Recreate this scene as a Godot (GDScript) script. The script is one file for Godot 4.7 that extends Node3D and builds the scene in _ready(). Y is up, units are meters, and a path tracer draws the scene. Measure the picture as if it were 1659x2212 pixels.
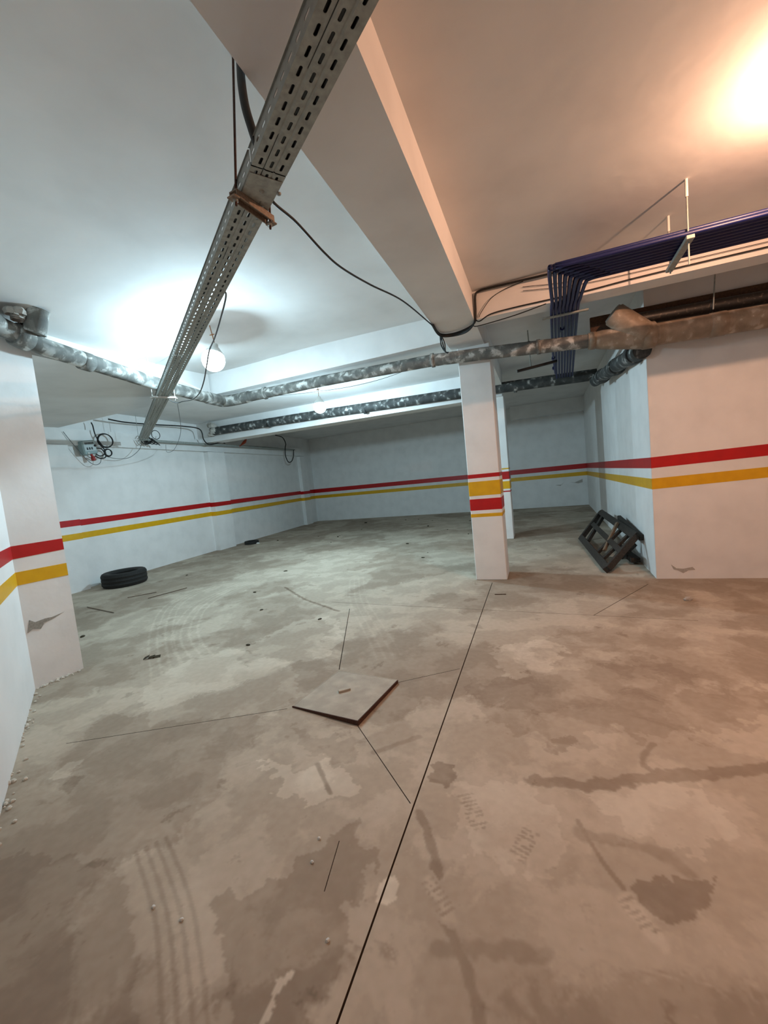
extends Node3D
# Basement car park: white walls with red and yellow bands, beams, drain pipes, a perforated cable tray, bare bulbs.

var M := {}
var taken := {}
var rng := RandomNumberGenerator.new()

# ------------------------------------------------------------------ camera, sky, exposure
func set_view() -> void:
	var cam := Camera3D.new()
	cam.name = "camera"
	cam.position = Vector3(0, 1.15, 0)
	cam.rotation = Vector3(deg_to_rad(-4.638), deg_to_rad(20.668), deg_to_rad(-5.745))
	cam.fov = 102.70
	cam.near = 0.02
	cam.far = 60.0
	add_child(cam)
	cam.current = true
	var env := Environment.new()
	env.background_mode = Environment.BG_COLOR
	env.background_color = Color(0, 0, 0)
	env.tonemap_mode = Environment.TONE_MAPPER_LINEAR
	env.tonemap_exposure = 1.0
	env.sdfgi_enabled = true
	env.ssao_enabled = true
	env.ssil_enabled = true
	var we := WorldEnvironment.new()
	we.name = "environment"
	we.environment = env
	add_child(we)

const COLD := Color(0.79, 0.935, 1.0)
const WARM := Color(1.0, 0.755, 0.605)
const COLD_1 := 2.0
const COLD_2 := 4.4
const WARM_A := 2.0

# ------------------------------------------------------------------ helpers
func numbered(n: String) -> String:
	if not taken.has(n):
		taken[n] = 0
		return n
	taken[n] += 1
	return "%s_%03d" % [n, taken[n]]

func tag(o: Node, label: String, category := "", group := "", kind := "") -> void:
	if label: o.set_meta("label", label)
	if category: o.set_meta("category", category)
	if group: o.set_meta("group", group)
	if kind: o.set_meta("kind", kind)

func thing(called: String, label: String, category: String, at := Vector3.ZERO, group := "") -> Node3D:
	var o := Node3D.new()
	o.name = numbered(called)
	o.position = at
	tag(o, label, category, group)
	add_child(o)
	return o

func room(called: String) -> Node3D:
	var o := Node3D.new()
	o.name = called
	o.set_meta("kind", "structure")
	add_child(o)
	return o

func begin() -> SurfaceTool:
	var st := SurfaceTool.new()
	st.begin(Mesh.PRIMITIVE_TRIANGLES)
	return st

func mesh_of(st: SurfaceTool, m: Material) -> ArrayMesh:
	st.generate_normals()
	var a := st.commit()
	a.surface_set_material(0, m)
	return a

func obj(called: String, st: SurfaceTool, m: Material, parent: Node = null) -> MeshInstance3D:
	var o := MeshInstance3D.new()
	o.mesh = mesh_of(st, m)
	if parent == null:
		o.name = numbered(called)
		add_child(o)
	else:
		o.name = called
		parent.add_child(o, true)
		if parent is Node3D and parent.get_parent() == self:
			o.position = -parent.position if parent.get_child_count() > 0 else Vector3.ZERO
	return o

func tri(st: SurfaceTool, a: Vector3, b: Vector3, c: Vector3) -> void:
	st.add_vertex(a); st.add_vertex(b); st.add_vertex(c)

func quad(st: SurfaceTool, a: Vector3, b: Vector3, c: Vector3, d: Vector3) -> void:
	tri(st, a, b, c); tri(st, a, c, d)

# plan polygon (x, z), heights per vertex
func prism_h(st: SurfaceTool, poly: Array, lo: Array, hi: Array) -> void:
	st.set_smooth_group(-1)
	var p := PackedVector2Array()
	for v in poly: p.append(v)
	var cw := Geometry2D.is_polygon_clockwise(p)
	var t := Geometry2D.triangulate_polygon(p)
	for i in range(0, t.size(), 3):
		var a: int = t[i]; var b: int = t[i + 1]; var c: int = t[i + 2]
		var s := (p[b] - p[a]).cross(p[c] - p[a])
		if s < 0:
			var k := b; b = c; c = k
		tri(st, Vector3(p[a].x, hi[a], p[a].y), Vector3(p[b].x, hi[b], p[b].y), Vector3(p[c].x, hi[c], p[c].y))
		tri(st, Vector3(p[a].x, lo[a], p[a].y), Vector3(p[c].x, lo[c], p[c].y), Vector3(p[b].x, lo[b], p[b].y))
	var n := p.size()
	for i in n:
		var j := (i + 1) % n
		var a := Vector3(p[i].x, lo[i], p[i].y); var b := Vector3(p[j].x, lo[j], p[j].y)
		var c := Vector3(p[j].x, hi[j], p[j].y); var d := Vector3(p[i].x, hi[i], p[i].y)
		if cw: quad(st, b, a, d, c)
		else: quad(st, a, b, c, d)

func prism(st: SurfaceTool, poly: Array, y0: float, y1: float) -> void:
	var lo := []; var hi := []
	for v in poly: lo.append(y0); hi.append(y1)
	prism_h(st, poly, lo, hi)

# chamfered box
func cbox(st: SurfaceTool, xf: Transform3D, size: Vector3, c := 0.002) -> void:
	st.set_smooth_group(-1)
	var h := size / 2.0
	c = minf(c, minf(h.x, minf(h.y, h.z)) * 0.9)
	for ax in 3:
		var u := (ax + 1) % 3; var w := (ax + 2) % 3
		for s: float in [-1.0, 1.0]:
			var pts := []
			for q in [[-1, -1], [1, -1], [1, 1], [-1, 1]]:
				var v := Vector3.ZERO
				v[ax] = s * h[ax]; v[u] = q[0] * (h[u] - c); v[w] = q[1] * (h[w] - c)
				pts.append(xf * v)
			if s > 0: quad(st, pts[3], pts[2], pts[1], pts[0])
			else: quad(st, pts[0], pts[1], pts[2], pts[3])
		for s: float in [-1.0, 1.0]:
			for r: float in [-1.0, 1.0]:
				var e := []
				for q in [[1, 0, -1], [0, 1, -1], [0, 1, 1], [1, 0, 1]]:
					var v := Vector3.ZERO
					v[ax] = q[2] * (h[ax] - c)
					v[u] = s * (h[u] - (c if q[1] == 1 else 0.0)); v[w] = r * (h[w] - (c if q[0] == 1 else 0.0))
					e.append(xf * v)
				if s * r > 0: quad(st, e[0], e[1], e[2], e[3])
				else: quad(st, e[3], e[2], e[1], e[0])
	for sx: float in [-1.0, 1.0]:
		for sy: float in [-1.0, 1.0]:
			for sz: float in [-1.0, 1.0]:
				var a := xf * Vector3(sx * h.x, sy * (h.y - c), sz * (h.z - c))
				var b := xf * Vector3(sx * (h.x - c), sy * h.y, sz * (h.z - c))
				var d := xf * Vector3(sx * (h.x - c), sy * (h.y - c), sz * h.z)
				if sx * sy * sz > 0: tri(st, a, d, b)
				else: tri(st, a, b, d)

func bar_xf(a: Vector3, b: Vector3, up := Vector3.UP) -> Transform3D:
	var z := (b - a).normalized()
	if absf(z.dot(up)) > 0.98: up = Vector3.RIGHT
	var x := up.cross(z).normalized()
	var y := z.cross(x)
	return Transform3D(Basis(x, y, z), (a + b) / 2.0)

func bar(st: SurfaceTool, a: Vector3, b: Vector3, w: float, t: float, c := 0.002, up := Vector3.UP) -> void:
	cbox(st, bar_xf(a, b, up), Vector3(w, t, a.distance_to(b)), c)

func smooth_path(pts: Array, steps := 6) -> Array:
	if pts.size() < 3: return pts
	var out := []
	for i in pts.size() - 1:
		var p0: Vector3 = pts[maxi(i - 1, 0)]; var p1: Vector3 = pts[i]; var p2: Vector3 = pts[i + 1]; var p3: Vector3 = pts[mini(i + 2, pts.size() - 1)]
		for k in steps:
			var t := float(k) / steps
			out.append(0.5 * ((2.0 * p1) + (p2 - p0) * t + (2.0 * p0 - 5.0 * p1 + 4.0 * p2 - p3) * t * t + (3.0 * p1 - p0 - 3.0 * p2 + p3) * t * t * t))
	out.append(pts[-1])
	return out

# radii: float or Array; wob gives lumps
func tube(st: SurfaceTool, pts: Array, radii, sides := 10, wob := 0.0) -> void:
	var n := pts.size()
	var rings := []
	var side := Vector3.ZERO
	for i in n:
		var d: Vector3 = ((pts[mini(i + 1, n - 1)] as Vector3) - (pts[maxi(i - 1, 0)] as Vector3)).normalized()
		if side == Vector3.ZERO:
			side = d.cross(Vector3.UP if absf(d.y) < 0.9 else Vector3.RIGHT).normalized()
		side = (side - d * side.dot(d)).normalized()
		var up := d.cross(side)
		var r: float = radii[i] if radii is Array else radii
		var ring := []
		for k in sides:
			var a := TAU * k / sides
			var rr := r * (1.0 + (rng.randf_range(-wob, wob) if wob > 0.0 else 0.0))
			ring.append((pts[i] as Vector3) + (side * cos(a) + up * sin(a)) * rr)
		rings.append(ring)
	st.set_smooth_group(1)
	for i in n - 1:
		for k in sides:
			var j := (k + 1) % sides
			quad(st, rings[i][k], rings[i + 1][k], rings[i + 1][j], rings[i][j])
	st.set_smooth_group(-1)
	for k in range(1, sides - 1):
		tri(st, rings[0][0], rings[0][k], rings[0][k + 1])
		tri(st, rings[n - 1][0], rings[n - 1][k + 1], rings[n - 1][k])

# profile of (r, y), turned about y and then moved by xf
func lathe(st: SurfaceTool, prof: Array, sides: int, xf := Transform3D()) -> void:
	st.set_smooth_group(1)
	for i in prof.size() - 1:
		var a: Vector2 = prof[i]; var b: Vector2 = prof[i + 1]
		for k in sides:
			var t0 := TAU * k / sides; var t1 := TAU * (k + 1) / sides
			var p := xf * Vector3(a.x * cos(t0), a.y, a.x * sin(t0)); var q := xf * Vector3(a.x * cos(t1), a.y, a.x * sin(t1))
			var r := xf * Vector3(b.x * cos(t1), b.y, b.x * sin(t1)); var s := xf * Vector3(b.x * cos(t0), b.y, b.x * sin(t0))
			if a.x > 0.00001: tri(st, p, q, r)
			if b.x > 0.00001: tri(st, p, r, s)

# an uneven pebble or crumb
func lump(st: SurfaceTool, at: Vector3, size: Vector3, turn := 0.0) -> void:
	var xf := Transform3D(Basis(Vector3.UP, turn), at)
	var ring := []
	st.set_smooth_group(-1)
	for j in 3:
		var row := []
		var rr: float = [0.85, 1.0, 0.6][j]
		for k in 7:
			var a := TAU * k / 7.0
			row.append(xf * Vector3(cos(a) * size.x * 0.5 * rr * rng.randf_range(0.75, 1.1), size.y * [0.0, 0.45, 0.85][j], sin(a) * size.z * 0.5 * rr * rng.randf_range(0.75, 1.1)))
		ring.append(row)
	var top := xf * Vector3(0, size.y, 0)
	for j in 2:
		for k in 7:
			var l := (k + 1) % 7
			quad(st, ring[j][l], ring[j][k], ring[j + 1][k], ring[j + 1][l])
	for k in 7: tri(st, ring[2][(k + 1) % 7], ring[2][k], top)

# ------------------------------------------------------------------ materials
func noise(freq: float, octaves := 4, s := 1, warp := 0.0) -> FastNoiseLite:
	var n := FastNoiseLite.new()
	n.noise_type = FastNoiseLite.TYPE_SIMPLEX_SMOOTH
	n.seed = s
	n.frequency = freq
	n.fractal_octaves = octaves
	if warp > 0.0:
		n.domain_warp_enabled = true
		n.domain_warp_amplitude = warp
		n.domain_warp_frequency = freq * 1.4
	return n

func noise_tex(n: FastNoiseLite, size: int, stops: Array, normal := 0.0) -> NoiseTexture2D:
	var t := NoiseTexture2D.new()
	t.width = size; t.height = size
	t.seamless = true
	t.noise = n
	if normal > 0.0:
		t.as_normal_map = true
		t.bump_strength = normal
	else:
		var g := Gradient.new()
		var off := PackedFloat32Array(); var col := PackedColorArray()
		for s in stops:
			off.append(s[0]); col.append(s[1])
		g.offsets = off; g.colors = col
		t.color_ramp = g
	return t

func mat(called: String, c: Color, rough: float, metal := 0.0) -> StandardMaterial3D:
	var m := StandardMaterial3D.new()
	m.resource_name = called
	m.albedo_color = c
	m.roughness = rough
	m.metallic = metal
	M[called] = m
	return m

func tri_mat(called: String, stops: Array, n: FastNoiseLite, scale: float, rough: float, metal := 0.0, bump := 0.0, bump_n: FastNoiseLite = null) -> StandardMaterial3D:
	var m := mat(called, Color.WHITE, rough, metal)
	m.albedo_texture = noise_tex(n, 512, stops)
	m.uv1_triplanar = true
	m.uv1_world_triplanar = true
	m.uv1_scale = Vector3.ONE * scale
	if bump > 0.0:
		m.normal_enabled = true
		m.normal_texture = noise_tex(bump_n if bump_n else n, 512, [], bump)
		m.normal_scale = 0.5
	return m

func make_materials() -> void:
	var w := func(v: float) -> Color: return Color(v, v * 0.995, v * 0.985)
	tri_mat("white_paint", [[0.0, w.call(0.865)], [0.5, w.call(0.895)], [1.0, w.call(0.915)]], noise(0.012, 5, 3), 0.45, 0.85, 0.0, 0.5, noise(0.05, 4, 9))
	tri_mat("ceiling_paint", [[0.0, w.call(0.855)], [0.5, w.call(0.89)], [1.0, w.call(0.91)]], noise(0.010, 5, 14), 0.35, 0.9, 0.0, 0.3, noise(0.03, 4, 19))
	tri_mat("red_paint", [[0.0, Color(0.66, 0.02, 0.035)], [1.0, Color(0.72, 0.03, 0.045)]], noise(0.03, 3, 5), 0.6, 0.45)
	tri_mat("yellow_paint", [[0.0, Color(0.82, 0.62, 0.02)], [1.0, Color(0.87, 0.67, 0.03)]], noise(0.03, 3, 6), 0.6, 0.45)
	tri_mat("plaster_grey", [[0.0, Color(0.50, 0.48, 0.45)], [1.0, Color(0.66, 0.64, 0.60)]], noise(0.05, 4, 7), 2.0, 0.95)
	tri_mat("dust_plaster", [[0.0, Color(0.62, 0.60, 0.57)], [1.0, Color(0.72, 0.70, 0.67)]], noise(0.05, 4, 7), 2.0, 0.95)
	tri_mat("pipe_grey", [[0.0, Color(0.30, 0.30, 0.29)], [0.45, Color(0.40, 0.40, 0.385)], [0.62, Color(0.50, 0.495, 0.47)], [0.70, Color(0.78, 0.78, 0.76)], [1.0, Color(0.86, 0.86, 0.84)]], noise(0.014, 5, 21, 40.0), 1.0, 0.8, 0.0, 2.0)
	tri_mat("pipe_dark", [[0.0, Color(0.13, 0.135, 0.135)], [0.55, Color(0.24, 0.245, 0.24)], [0.74, Color(0.36, 0.36, 0.35)], [0.80, Color(0.68, 0.68, 0.66)], [1.0, Color(0.8, 0.8, 0.78)]], noise(0.014, 5, 22, 40.0), 1.0, 0.75, 0.0, 2.0)
	tri_mat("pipe_brown", [[0.0, Color(0.44, 0.39, 0.335)], [0.5, Color(0.545, 0.485, 0.42)], [0.72, Color(0.60, 0.54, 0.47)], [0.78, Color(0.72, 0.67, 0.61)], [1.0, Color(0.76, 0.72, 0.68)]], noise(0.014, 5, 23, 30.0), 1.2, 0.5, 0.0, 2.0)
	tri_mat("black_pipe", [[0.0, Color(0.06, 0.055, 0.05)], [0.7, Color(0.10, 0.095, 0.09)], [0.8, Color(0.3, 0.27, 0.24)], [1.0, Color(0.35, 0.3, 0.26)]], noise(0.02, 5, 24), 3.0, 0.45)
	tri_mat("galvanised", [[0.0, Color(0.53, 0.545, 0.525)], [0.5, Color(0.60, 0.615, 0.595)], [1.0, Color(0.66, 0.675, 0.655)]], noise(0.02, 4, 31), 3.0, 0.62, 0.2)
	tri_mat("rusty_steel", [[0.0, Color(0.17, 0.10, 0.07)], [0.5, Color(0.27, 0.15, 0.10)], [1.0, Color(0.38, 0.25, 0.18)]], noise(0.05, 4, 32), 4.0, 0.85, 0.1)
	tri_mat("channel_steel", [[0.0, Color(0.45, 0.39, 0.34)], [0.5, Color(0.55, 0.485, 0.425)], [1.0, Color(0.62, 0.57, 0.51)]], noise(0.04, 4, 33), 4.0, 0.6, 0.35)
	tri_mat("dark_wood", [[0.0, Color(0.10, 0.09, 0.08)], [0.6, Color(0.19, 0.17, 0.15)], [1.0, Color(0.32, 0.29, 0.26)]], noise(0.03, 4, 34), 3.0, 0.9)
	tri_mat("pale_wood", [[0.0, Color(0.40, 0.33, 0.26)], [1.0, Color(0.56, 0.48, 0.40)]], noise(0.03, 4, 35), 3.0, 0.85)
	tri_mat("brown_wood", [[0.0, Color(0.25, 0.17, 0.11)], [1.0, Color(0.38, 0.27, 0.19)]], noise(0.03, 4, 36), 3.0, 0.85)
	tri_mat("rubber", [[0.0, Color(0.085, 0.085, 0.085)], [0.6, Color(0.13, 0.13, 0.125)], [1.0, Color(0.21, 0.205, 0.195)]], noise(0.04, 4, 37), 3.0, 0.85)
	tri_mat("concrete_cover", [[0.0, Color(0.62, 0.575, 0.515)], [0.5, Color(0.67, 0.625, 0.565)], [1.0, Color(0.73, 0.685, 0.62)]], noise(0.012, 5, 38, 30.0), 1.2, 0.95, 0.0, 2.0)
	mat("blue_plastic", Color(0.035, 0.085, 0.30), 0.42)
	mat("black_rubber", Color(0.035, 0.035, 0.035), 0.55)
	mat("grey_cable", Color(0.34, 0.35, 0.35), 0.6)
	mat("grey_hose", Color(0.16, 0.175, 0.18), 0.6)
	mat("white_plastic", Color(0.80, 0.80, 0.78), 0.5)
	mat("box_grey", Color(0.55, 0.62, 0.62), 0.5)
	mat("box_panel", Color(0.68, 0.72, 0.72), 0.45)
	mat("dark_plastic", Color(0.05, 0.05, 0.055), 0.5)
	mat("red_plastic", Color(0.58, 0.10, 0.07), 0.5)
	mat("orange_plastic", Color(0.66, 0.27, 0.14), 0.5)
	mat("copper", Color(0.62, 0.42, 0.28), 0.45, 0.6)
	mat("leaf_brown", Color(0.22, 0.19, 0.12), 0.9)
	mat("pale_mortar", Color(0.78, 0.75, 0.70), 0.9)
	mat("paper_white", Color(0.82, 0.82, 0.80), 0.8)
	var g := mat("cold_bulb_glass", Color(0.95, 0.97, 1.0), 0.4)
	g.emission_enabled = true
	g.emission = Color(0.86, 0.95, 1.0)
	g.emission_energy_multiplier = 14.0
	g = mat("warm_bulb_glass", Color(1.0, 0.95, 0.88), 0.4)
	g.emission_enabled = true
	g.emission = WARM
	g.emission_energy_multiplier = 14.0

# ------------------------------------------------------------------ floor map: dust, damp, tyre and shoe prints on the concrete
const FX0 := -7.0
const FZ0 := -11.7
const FW := 10.0
const FH := 12.2
const PW := 1640
const PH := 2000
var tone := PackedFloat32Array()

func px_of(p: Vector2) -> Vector2:
	return Vector2((p.x - FX0) / FW * PW, (p.y - FZ0) / FH * PH)

func dab(pts: Array, width: float, delta: float, soft := 0.35, ragged := 0.0) -> void:
	var q := []
	for p in pts: q.append(px_of(p))
	var w := width * PW / FW * 0.5
	var fn := noise(0.09, 3, 77)
	for i in q.size() - 1:
		var a: Vector2 = q[i]; var b: Vector2 = q[i + 1]
		var lo := a.min(b) - Vector2.ONE * (w * (1.4 + ragged)); var hi := a.max(b) + Vector2.ONE * (w * (1.4 + ragged))
		for y in range(maxi(0, int(lo.y)), mini(PH, int(hi.y) + 1)):
			for x in range(maxi(0, int(lo.x)), mini(PW, int(hi.x) + 1)):
				var p := Vector2(x, y)
				var d := p.distance_to(Geometry2D.get_closest_point_to_segment(p, a, b)) / w
				if ragged > 0.0: d += ragged * fn.get_noise_2d(x, y)
				if d < 1.0:
					var v := delta * smoothstep(1.0, 1.0 - soft, d)
					var k := y * PW + x
					if absf(v) > absf(tone[k]) or v * tone[k] < 0.0: tone[k] = v

func blot(poly: Array, delta: float, ragged := 6.0) -> void:
	var q := PackedVector2Array()
	var lo := Vector2(1e9, 1e9); var hi := Vector2(-1e9, -1e9)
	for p in poly:
		var v := px_of(p)
		q.append(v); lo = lo.min(v); hi = hi.max(v)
	var fn := noise(0.05, 4, 88)
	var fm := noise(0.05, 4, 89)
	for y in range(maxi(0, int(lo.y) - 8), mini(PH, int(hi.y) + 8)):
		for x in range(maxi(0, int(lo.x) - 8), mini(PW, int(hi.x) + 8)):
			var p := Vector2(x + ragged * 2.0 * fn.get_noise_2d(x, y), y + ragged * 2.0 * fm.get_noise_2d(x, y))
			if Geometry2D.is_point_in_polygon(p, q):
				tone[y * PW + x] = delta

func tread(path: Array, width: float, ribs: int, delta: float) -> void:
	# light ribs left by a tyre: parallel lines and the short cross blocks between them
	for r in ribs:
		var o := (float(r) / (ribs - 1) - 0.5) * width
		var line := []
		for i in path.size():
			var d: Vector2 = ((path[mini(i + 1, path.size() - 1)] as Vector2) - (path[maxi(i - 1, 0)] as Vector2)).normalized()
			line.append((path[i] as Vector2) + Vector2(-d.y, d.x) * o)
		dab(line, width / ribs * 0.6, delta, 0.8, 1.1)

func shoe(a: Vector2, b: Vector2, w: float) -> void:
	dab([a, b], w, 0.10, 0.6, 0.6)
	var d := (b - a).normalized(); var n := Vector2(-d.y, d.x)
	var l := a.distance_to(b)
	var rows := int(l / 0.016)
	for i in rows:
		for j in range(-2, 3):
			var c := a + d * (i * 0.016) + n * (j * w * 0.17)
			if rng.randf() < 0.7: dab([c, c + n * rng.randf_range(0.003, 0.009)], 0.009, rng.randf_range(-0.14, -0.05), 0.6, 0.3)

func floor_texture() -> ImageTexture:
	tone.resize(PW * PH)
	var C := func(pts: Array) -> Array:
		var v := []
		for p in pts: v.append(Vector3(p.x, 0, p.y))
		var s := smooth_path(v, 5)
		var o := []
		for p in s: o.append(Vector2(p.x, p.z))
		return o
	# broad patches first: darker scrubbed concrete, then pale cement dust
	blot([Vector2(-1.795, -0.724), Vector2(-1.612, -0.789), Vector2(-1.395, -0.828), Vector2(-1.171, -0.735), Vector2(-1.131, -0.733), Vector2(-0.884, -0.543), Vector2(-0.9, 0.2), Vector2(-1.9, 0.2)], -0.10)
	blot([Vector2(-0.960, -0.785), Vector2(-0.904, -0.834), Vector2(-0.794, -0.906), Vector2(-0.739, -1.030), Vector2(-0.667, -1.157), Vector2(-0.564, -1.074), Vector2(-0.538, -0.973), Vector2(-0.530, -0.859), Vector2(-0.526, -0.745), Vector2(-0.512, -0.3), Vector2(-0.60, -0.3), Vector2(-0.730, -0.588), Vector2(-0.862, -0.700)], -0.14)
	blot([Vector2(-2.416, -1.782), Vector2(-1.994, -1.465), Vector2(-1.330, -1.676), Vector2(-1.306, -1.863), Vector2(-1.528, -2.166), Vector2(-2.222, -2.366), Vector2(-2.410, -2.108)], 0.10)
	blot([Vector2(-2.105, -2.380), Vector2(-2.034, -2.965), Vector2(-1.741, -3.102), Vector2(-1.401, -2.630), Vector2(-1.407, -2.318), Vector2(-1.657, -2.147)], 0.14)
	blot([Vector2(-1.197, -1.349), Vector2(-1.002, -1.335), Vector2(-0.913, -1.411), Vector2(-0.704, -1.324), Vector2(-0.803, -1.208), Vector2(-0.954, -1.195)], 0.16)
	blot([Vector2(-1.232, -1.614), Vector2(-0.990, -1.552), Vector2(-0.785, -1.561), Vector2(-0.784, -1.411), Vector2(-1.067, -1.438)], -0.09)
	blot([Vector2(-0.343, -2.596), Vector2(-0.005, -2.782), Vector2(0.124, -2.654), Vector2(0.009, -2.390), Vector2(-0.230, -2.193)], 0.13)
	blot([Vector2(-0.442, -2.108), Vector2(0.031, -2.338), Vector2(0.526, -2.579), Vector2(0.685, -2.387), Vector2(0.398, -2.002), Vector2(0.088, -1.684), Vector2(-0.285, -1.799)], -0.09, 9.0)
	blot([Vector2(0.119, -2.027), Vector2(0.961, -2.340), Vector2(0.825, -2.016), Vector2(0.352, -1.797)], -0.10, 9.0)
	blot([Vector2(0.072, -1.502), Vector2(0.228, -1.561), Vector2(0.436, -1.564), Vector2(0.513, -1.429), Vector2(0.350, -1.277), Vector2(0.184, -1.313)], 0.10)
	blot([Vector2(-0.36, -1.40), Vector2(-0.10, -1.46), Vector2(0.02, -1.30), Vector2(-0.05, -1.12), Vector2(-0.26, -1.15)], 0.09)
	blot([Vector2(-0.498, -0.984), Vector2(-0.464, -1.007), Vector2(-0.432, -0.935), Vector2(-0.483, -0.908)], 0.26, 2.0)
	blot([Vector2(-0.661, -0.610), Vector2(-0.650, -0.69), Vector2(-0.605, -0.745), Vector2(-0.62, -0.69)], 0.24, 3.0)
	blot([Vector2(-2.06, -1.03), Vector2(-2.10, -1.12), Vector2(-2.05, -1.17), Vector2(-1.98, -1.07)], 0.16, 3.0)
	blot([Vector2(-1.95, -1.00), Vector2(-1.98, -1.06), Vector2(-1.91, -1.08), Vector2(-1.87, -1.0)], -0.14, 2.0)
	# damp marks
	blot([Vector2(-0.470, -1.470), Vector2(-0.438, -1.514), Vector2(-0.370, -1.502), Vector2(-0.348, -1.430), Vector2(-0.387, -1.362), Vector2(-0.445, -1.384)], -0.24, 3.0)
	dab(C.call([Vector2(-0.084, -1.483), Vector2(-0.006, -1.485), Vector2(0.147, -1.513), Vector2(0.337, -1.600), Vector2(0.488, -1.643), Vector2(0.695, -1.718), Vector2(0.95, -1.80)]), 0.062, -0.22, 0.35, 0.75)
	dab(C.call([Vector2(-0.455, -1.245), Vector2(-0.406, -1.175), Vector2(-0.370, -1.108), Vector2(-0.344, -1.039)]), 0.036, -0.22, 0.4, 0.6)
	dab(C.call([Vector2(-0.297, -0.929), Vector2(-0.258, -0.880), Vector2(-0.228, -0.839), Vector2(-0.186, -0.753), Vector2(-0.15, -0.62)]), 0.032, -0.16, 0.5, 0.6)
	blot([Vector2(0.128, -1.123), Vector2(0.212, -1.165), Vector2(0.360, -1.195), Vector2(0.302, -1.121), Vector2(0.248, -1.064), Vector2(0.194, -1.086)], -0.22, 4.0)
	dab(C.call([Vector2(0.050, -1.333), Vector2(0.105, -1.199), Vector2(0.149, -1.122), Vector2(0.198, -1.017)]), 0.018, -0.18, 0.5, 0.4)
	dab(C.call([Vector2(0.052, -1.281), Vector2(0.166, -1.284), Vector2(0.258, -1.268), Vector2(0.313, -1.225)]), 0.055, -0.13, 0.6, 0.6)
	dab(C.call([Vector2(0.36, -1.78), Vector2(0.30, -1.66), Vector2(0.36, -1.58)]), 0.03, -0.18, 0.5, 0.5)
	dab([Vector2(-0.30, -0.86), Vector2(-0.06, -0.92)], 0.05, -0.12, 0.6, 0.8)
	dab([Vector2(-0.72, -1.50), Vector2(-0.56, -1.64)], 0.035, -0.14, 0.5, 0.5)
	dab([Vector2(-0.93, -1.38), Vector2(-0.80, -1.25)], 0.02, -0.16, 0.5, 0.5)
	# prints
	shoe(Vector2(-0.310, -1.357), Vector2(-0.228, -1.202), 0.07)
	shoe(Vector2(0.146, -1.103), Vector2(0.205, -1.009), 0.05)
	shoe(Vector2(-0.363, -1.020), Vector2(-0.280, -0.939), 0.05)
	shoe(Vector2(-0.134, -1.152), Vector2(-0.083, -1.282), 0.06)
	var near_track: Array = C.call([Vector2(-1.30, -0.90), Vector2(-1.05, -0.76), Vector2(-0.89, -0.64), Vector2(-0.80, -0.565), Vector2(-0.6, -0.38)])
	dab(near_track, 0.19, 0.055, 0.2, 0.25)
	for r in 4:
		var line := []
		for p in near_track: line.append(p + Vector2(0.6, -0.8) * (-0.045 + 0.03 * r))
		dab(line, 0.014, -0.075, 0.7, 0.5)
	tread(C.call([Vector2(-1.60, -1.60), Vector2(-1.89, -1.87), Vector2(-2.70, -2.40), Vector2(-3.10, -2.80), Vector2(-3.42, -3.27), Vector2(-3.55, -3.77), Vector2(-3.5, -4.57), Vector2(-3.1, -5.4), Vector2(-2.4, -6.0)]), 0.20, 4, 0.085)
	tread(C.call([Vector2(-2.15, -1.75), Vector2(-2.95, -2.38), Vector2(-3.45, -2.85), Vector2(-3.82, -3.3), Vector2(-4.0, -3.8), Vector2(-4.0, -4.55), Vector2(-3.72, -5.55), Vector2(-3.0, -6.2)]), 0.18, 4, 0.08)
	tread(C.call([Vector2(-2.076, -4.352), Vector2(-1.667, -3.492), Vector2(-1.135, -2.659), Vector2(-0.964, -2.378)]), 0.16, 4, 0.05)
	dab(C.call([Vector2(-2.85, -4.0), Vector2(-2.55, -3.75), Vector2(-2.3, -3.55), Vector2(-2.05, -3.40), Vector2(-1.75, -3.22)]), 0.045, -0.36, 0.9, 0.55)
	dab(C.call([Vector2(-4.9, -4.2), Vector2(-4.6, -5.2), Vector2(-4.0, -6.2), Vector2(-3.2, -7.0)]), 0.06, -0.10, 0.7, 0.6)
	var b1 := noise(0.0035, 5, 41, 90.0).get_image(PW, PH, false, false, false)
	var b2 := noise(0.016, 5, 42, 30.0).get_image(PW, PH, false, false, false)
	var b3 := noise(0.12, 3, 43).get_image(PW, PH, false, false, false)
	b1.convert(Image.FORMAT_L8); b2.convert(Image.FORMAT_L8); b3.convert(Image.FORMAT_L8)
	var d1 := b1.get_data(); var d2 := b2.get_data(); var d3 := b3.get_data()
	var l1 := PackedFloat32Array(); var l2 := PackedFloat32Array(); var l3 := PackedFloat32Array()
	for i in 256:
		var v := i / 255.0
		l1.append(0.50 + 0.13 * (smoothstep(0.47, 0.53, v) - 0.5) + 0.20 * (v - 0.5))
		l2.append(0.10 * (smoothstep(0.42, 0.60, v) - 0.5) + (-0.16 * smoothstep(0.74, 0.80, v)))
		l3.append(0.10 * (v - 0.5) + (-0.10 * smoothstep(0.80, 0.88, v)) + 0.06 * smoothstep(0.22, 0.14, v))
	var cr := PackedByteArray(); var cg := PackedByteArray(); var cb := PackedByteArray()
	for i in 256:
		var v := i / 255.0
		var c := Color(0.395, 0.325, 0.26).lerp(Color(0.90, 0.855, 0.78), v)
		cr.append(int(c.r * 255)); cg.append(int(c.g * 255)); cb.append(int(c.b * 255))
	var out := PackedByteArray()
	out.resize(PW * PH * 3)
	var k := 0
	for i in PW * PH:
		var v := clampi(int((l1[d1[i]] + l2[d2[i]] + l3[d3[i]] + tone[i]) * 255.0), 0, 255)
		out[k] = cr[v]; out[k + 1] = cg[v]; out[k + 2] = cb[v]
		k += 3
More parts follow.
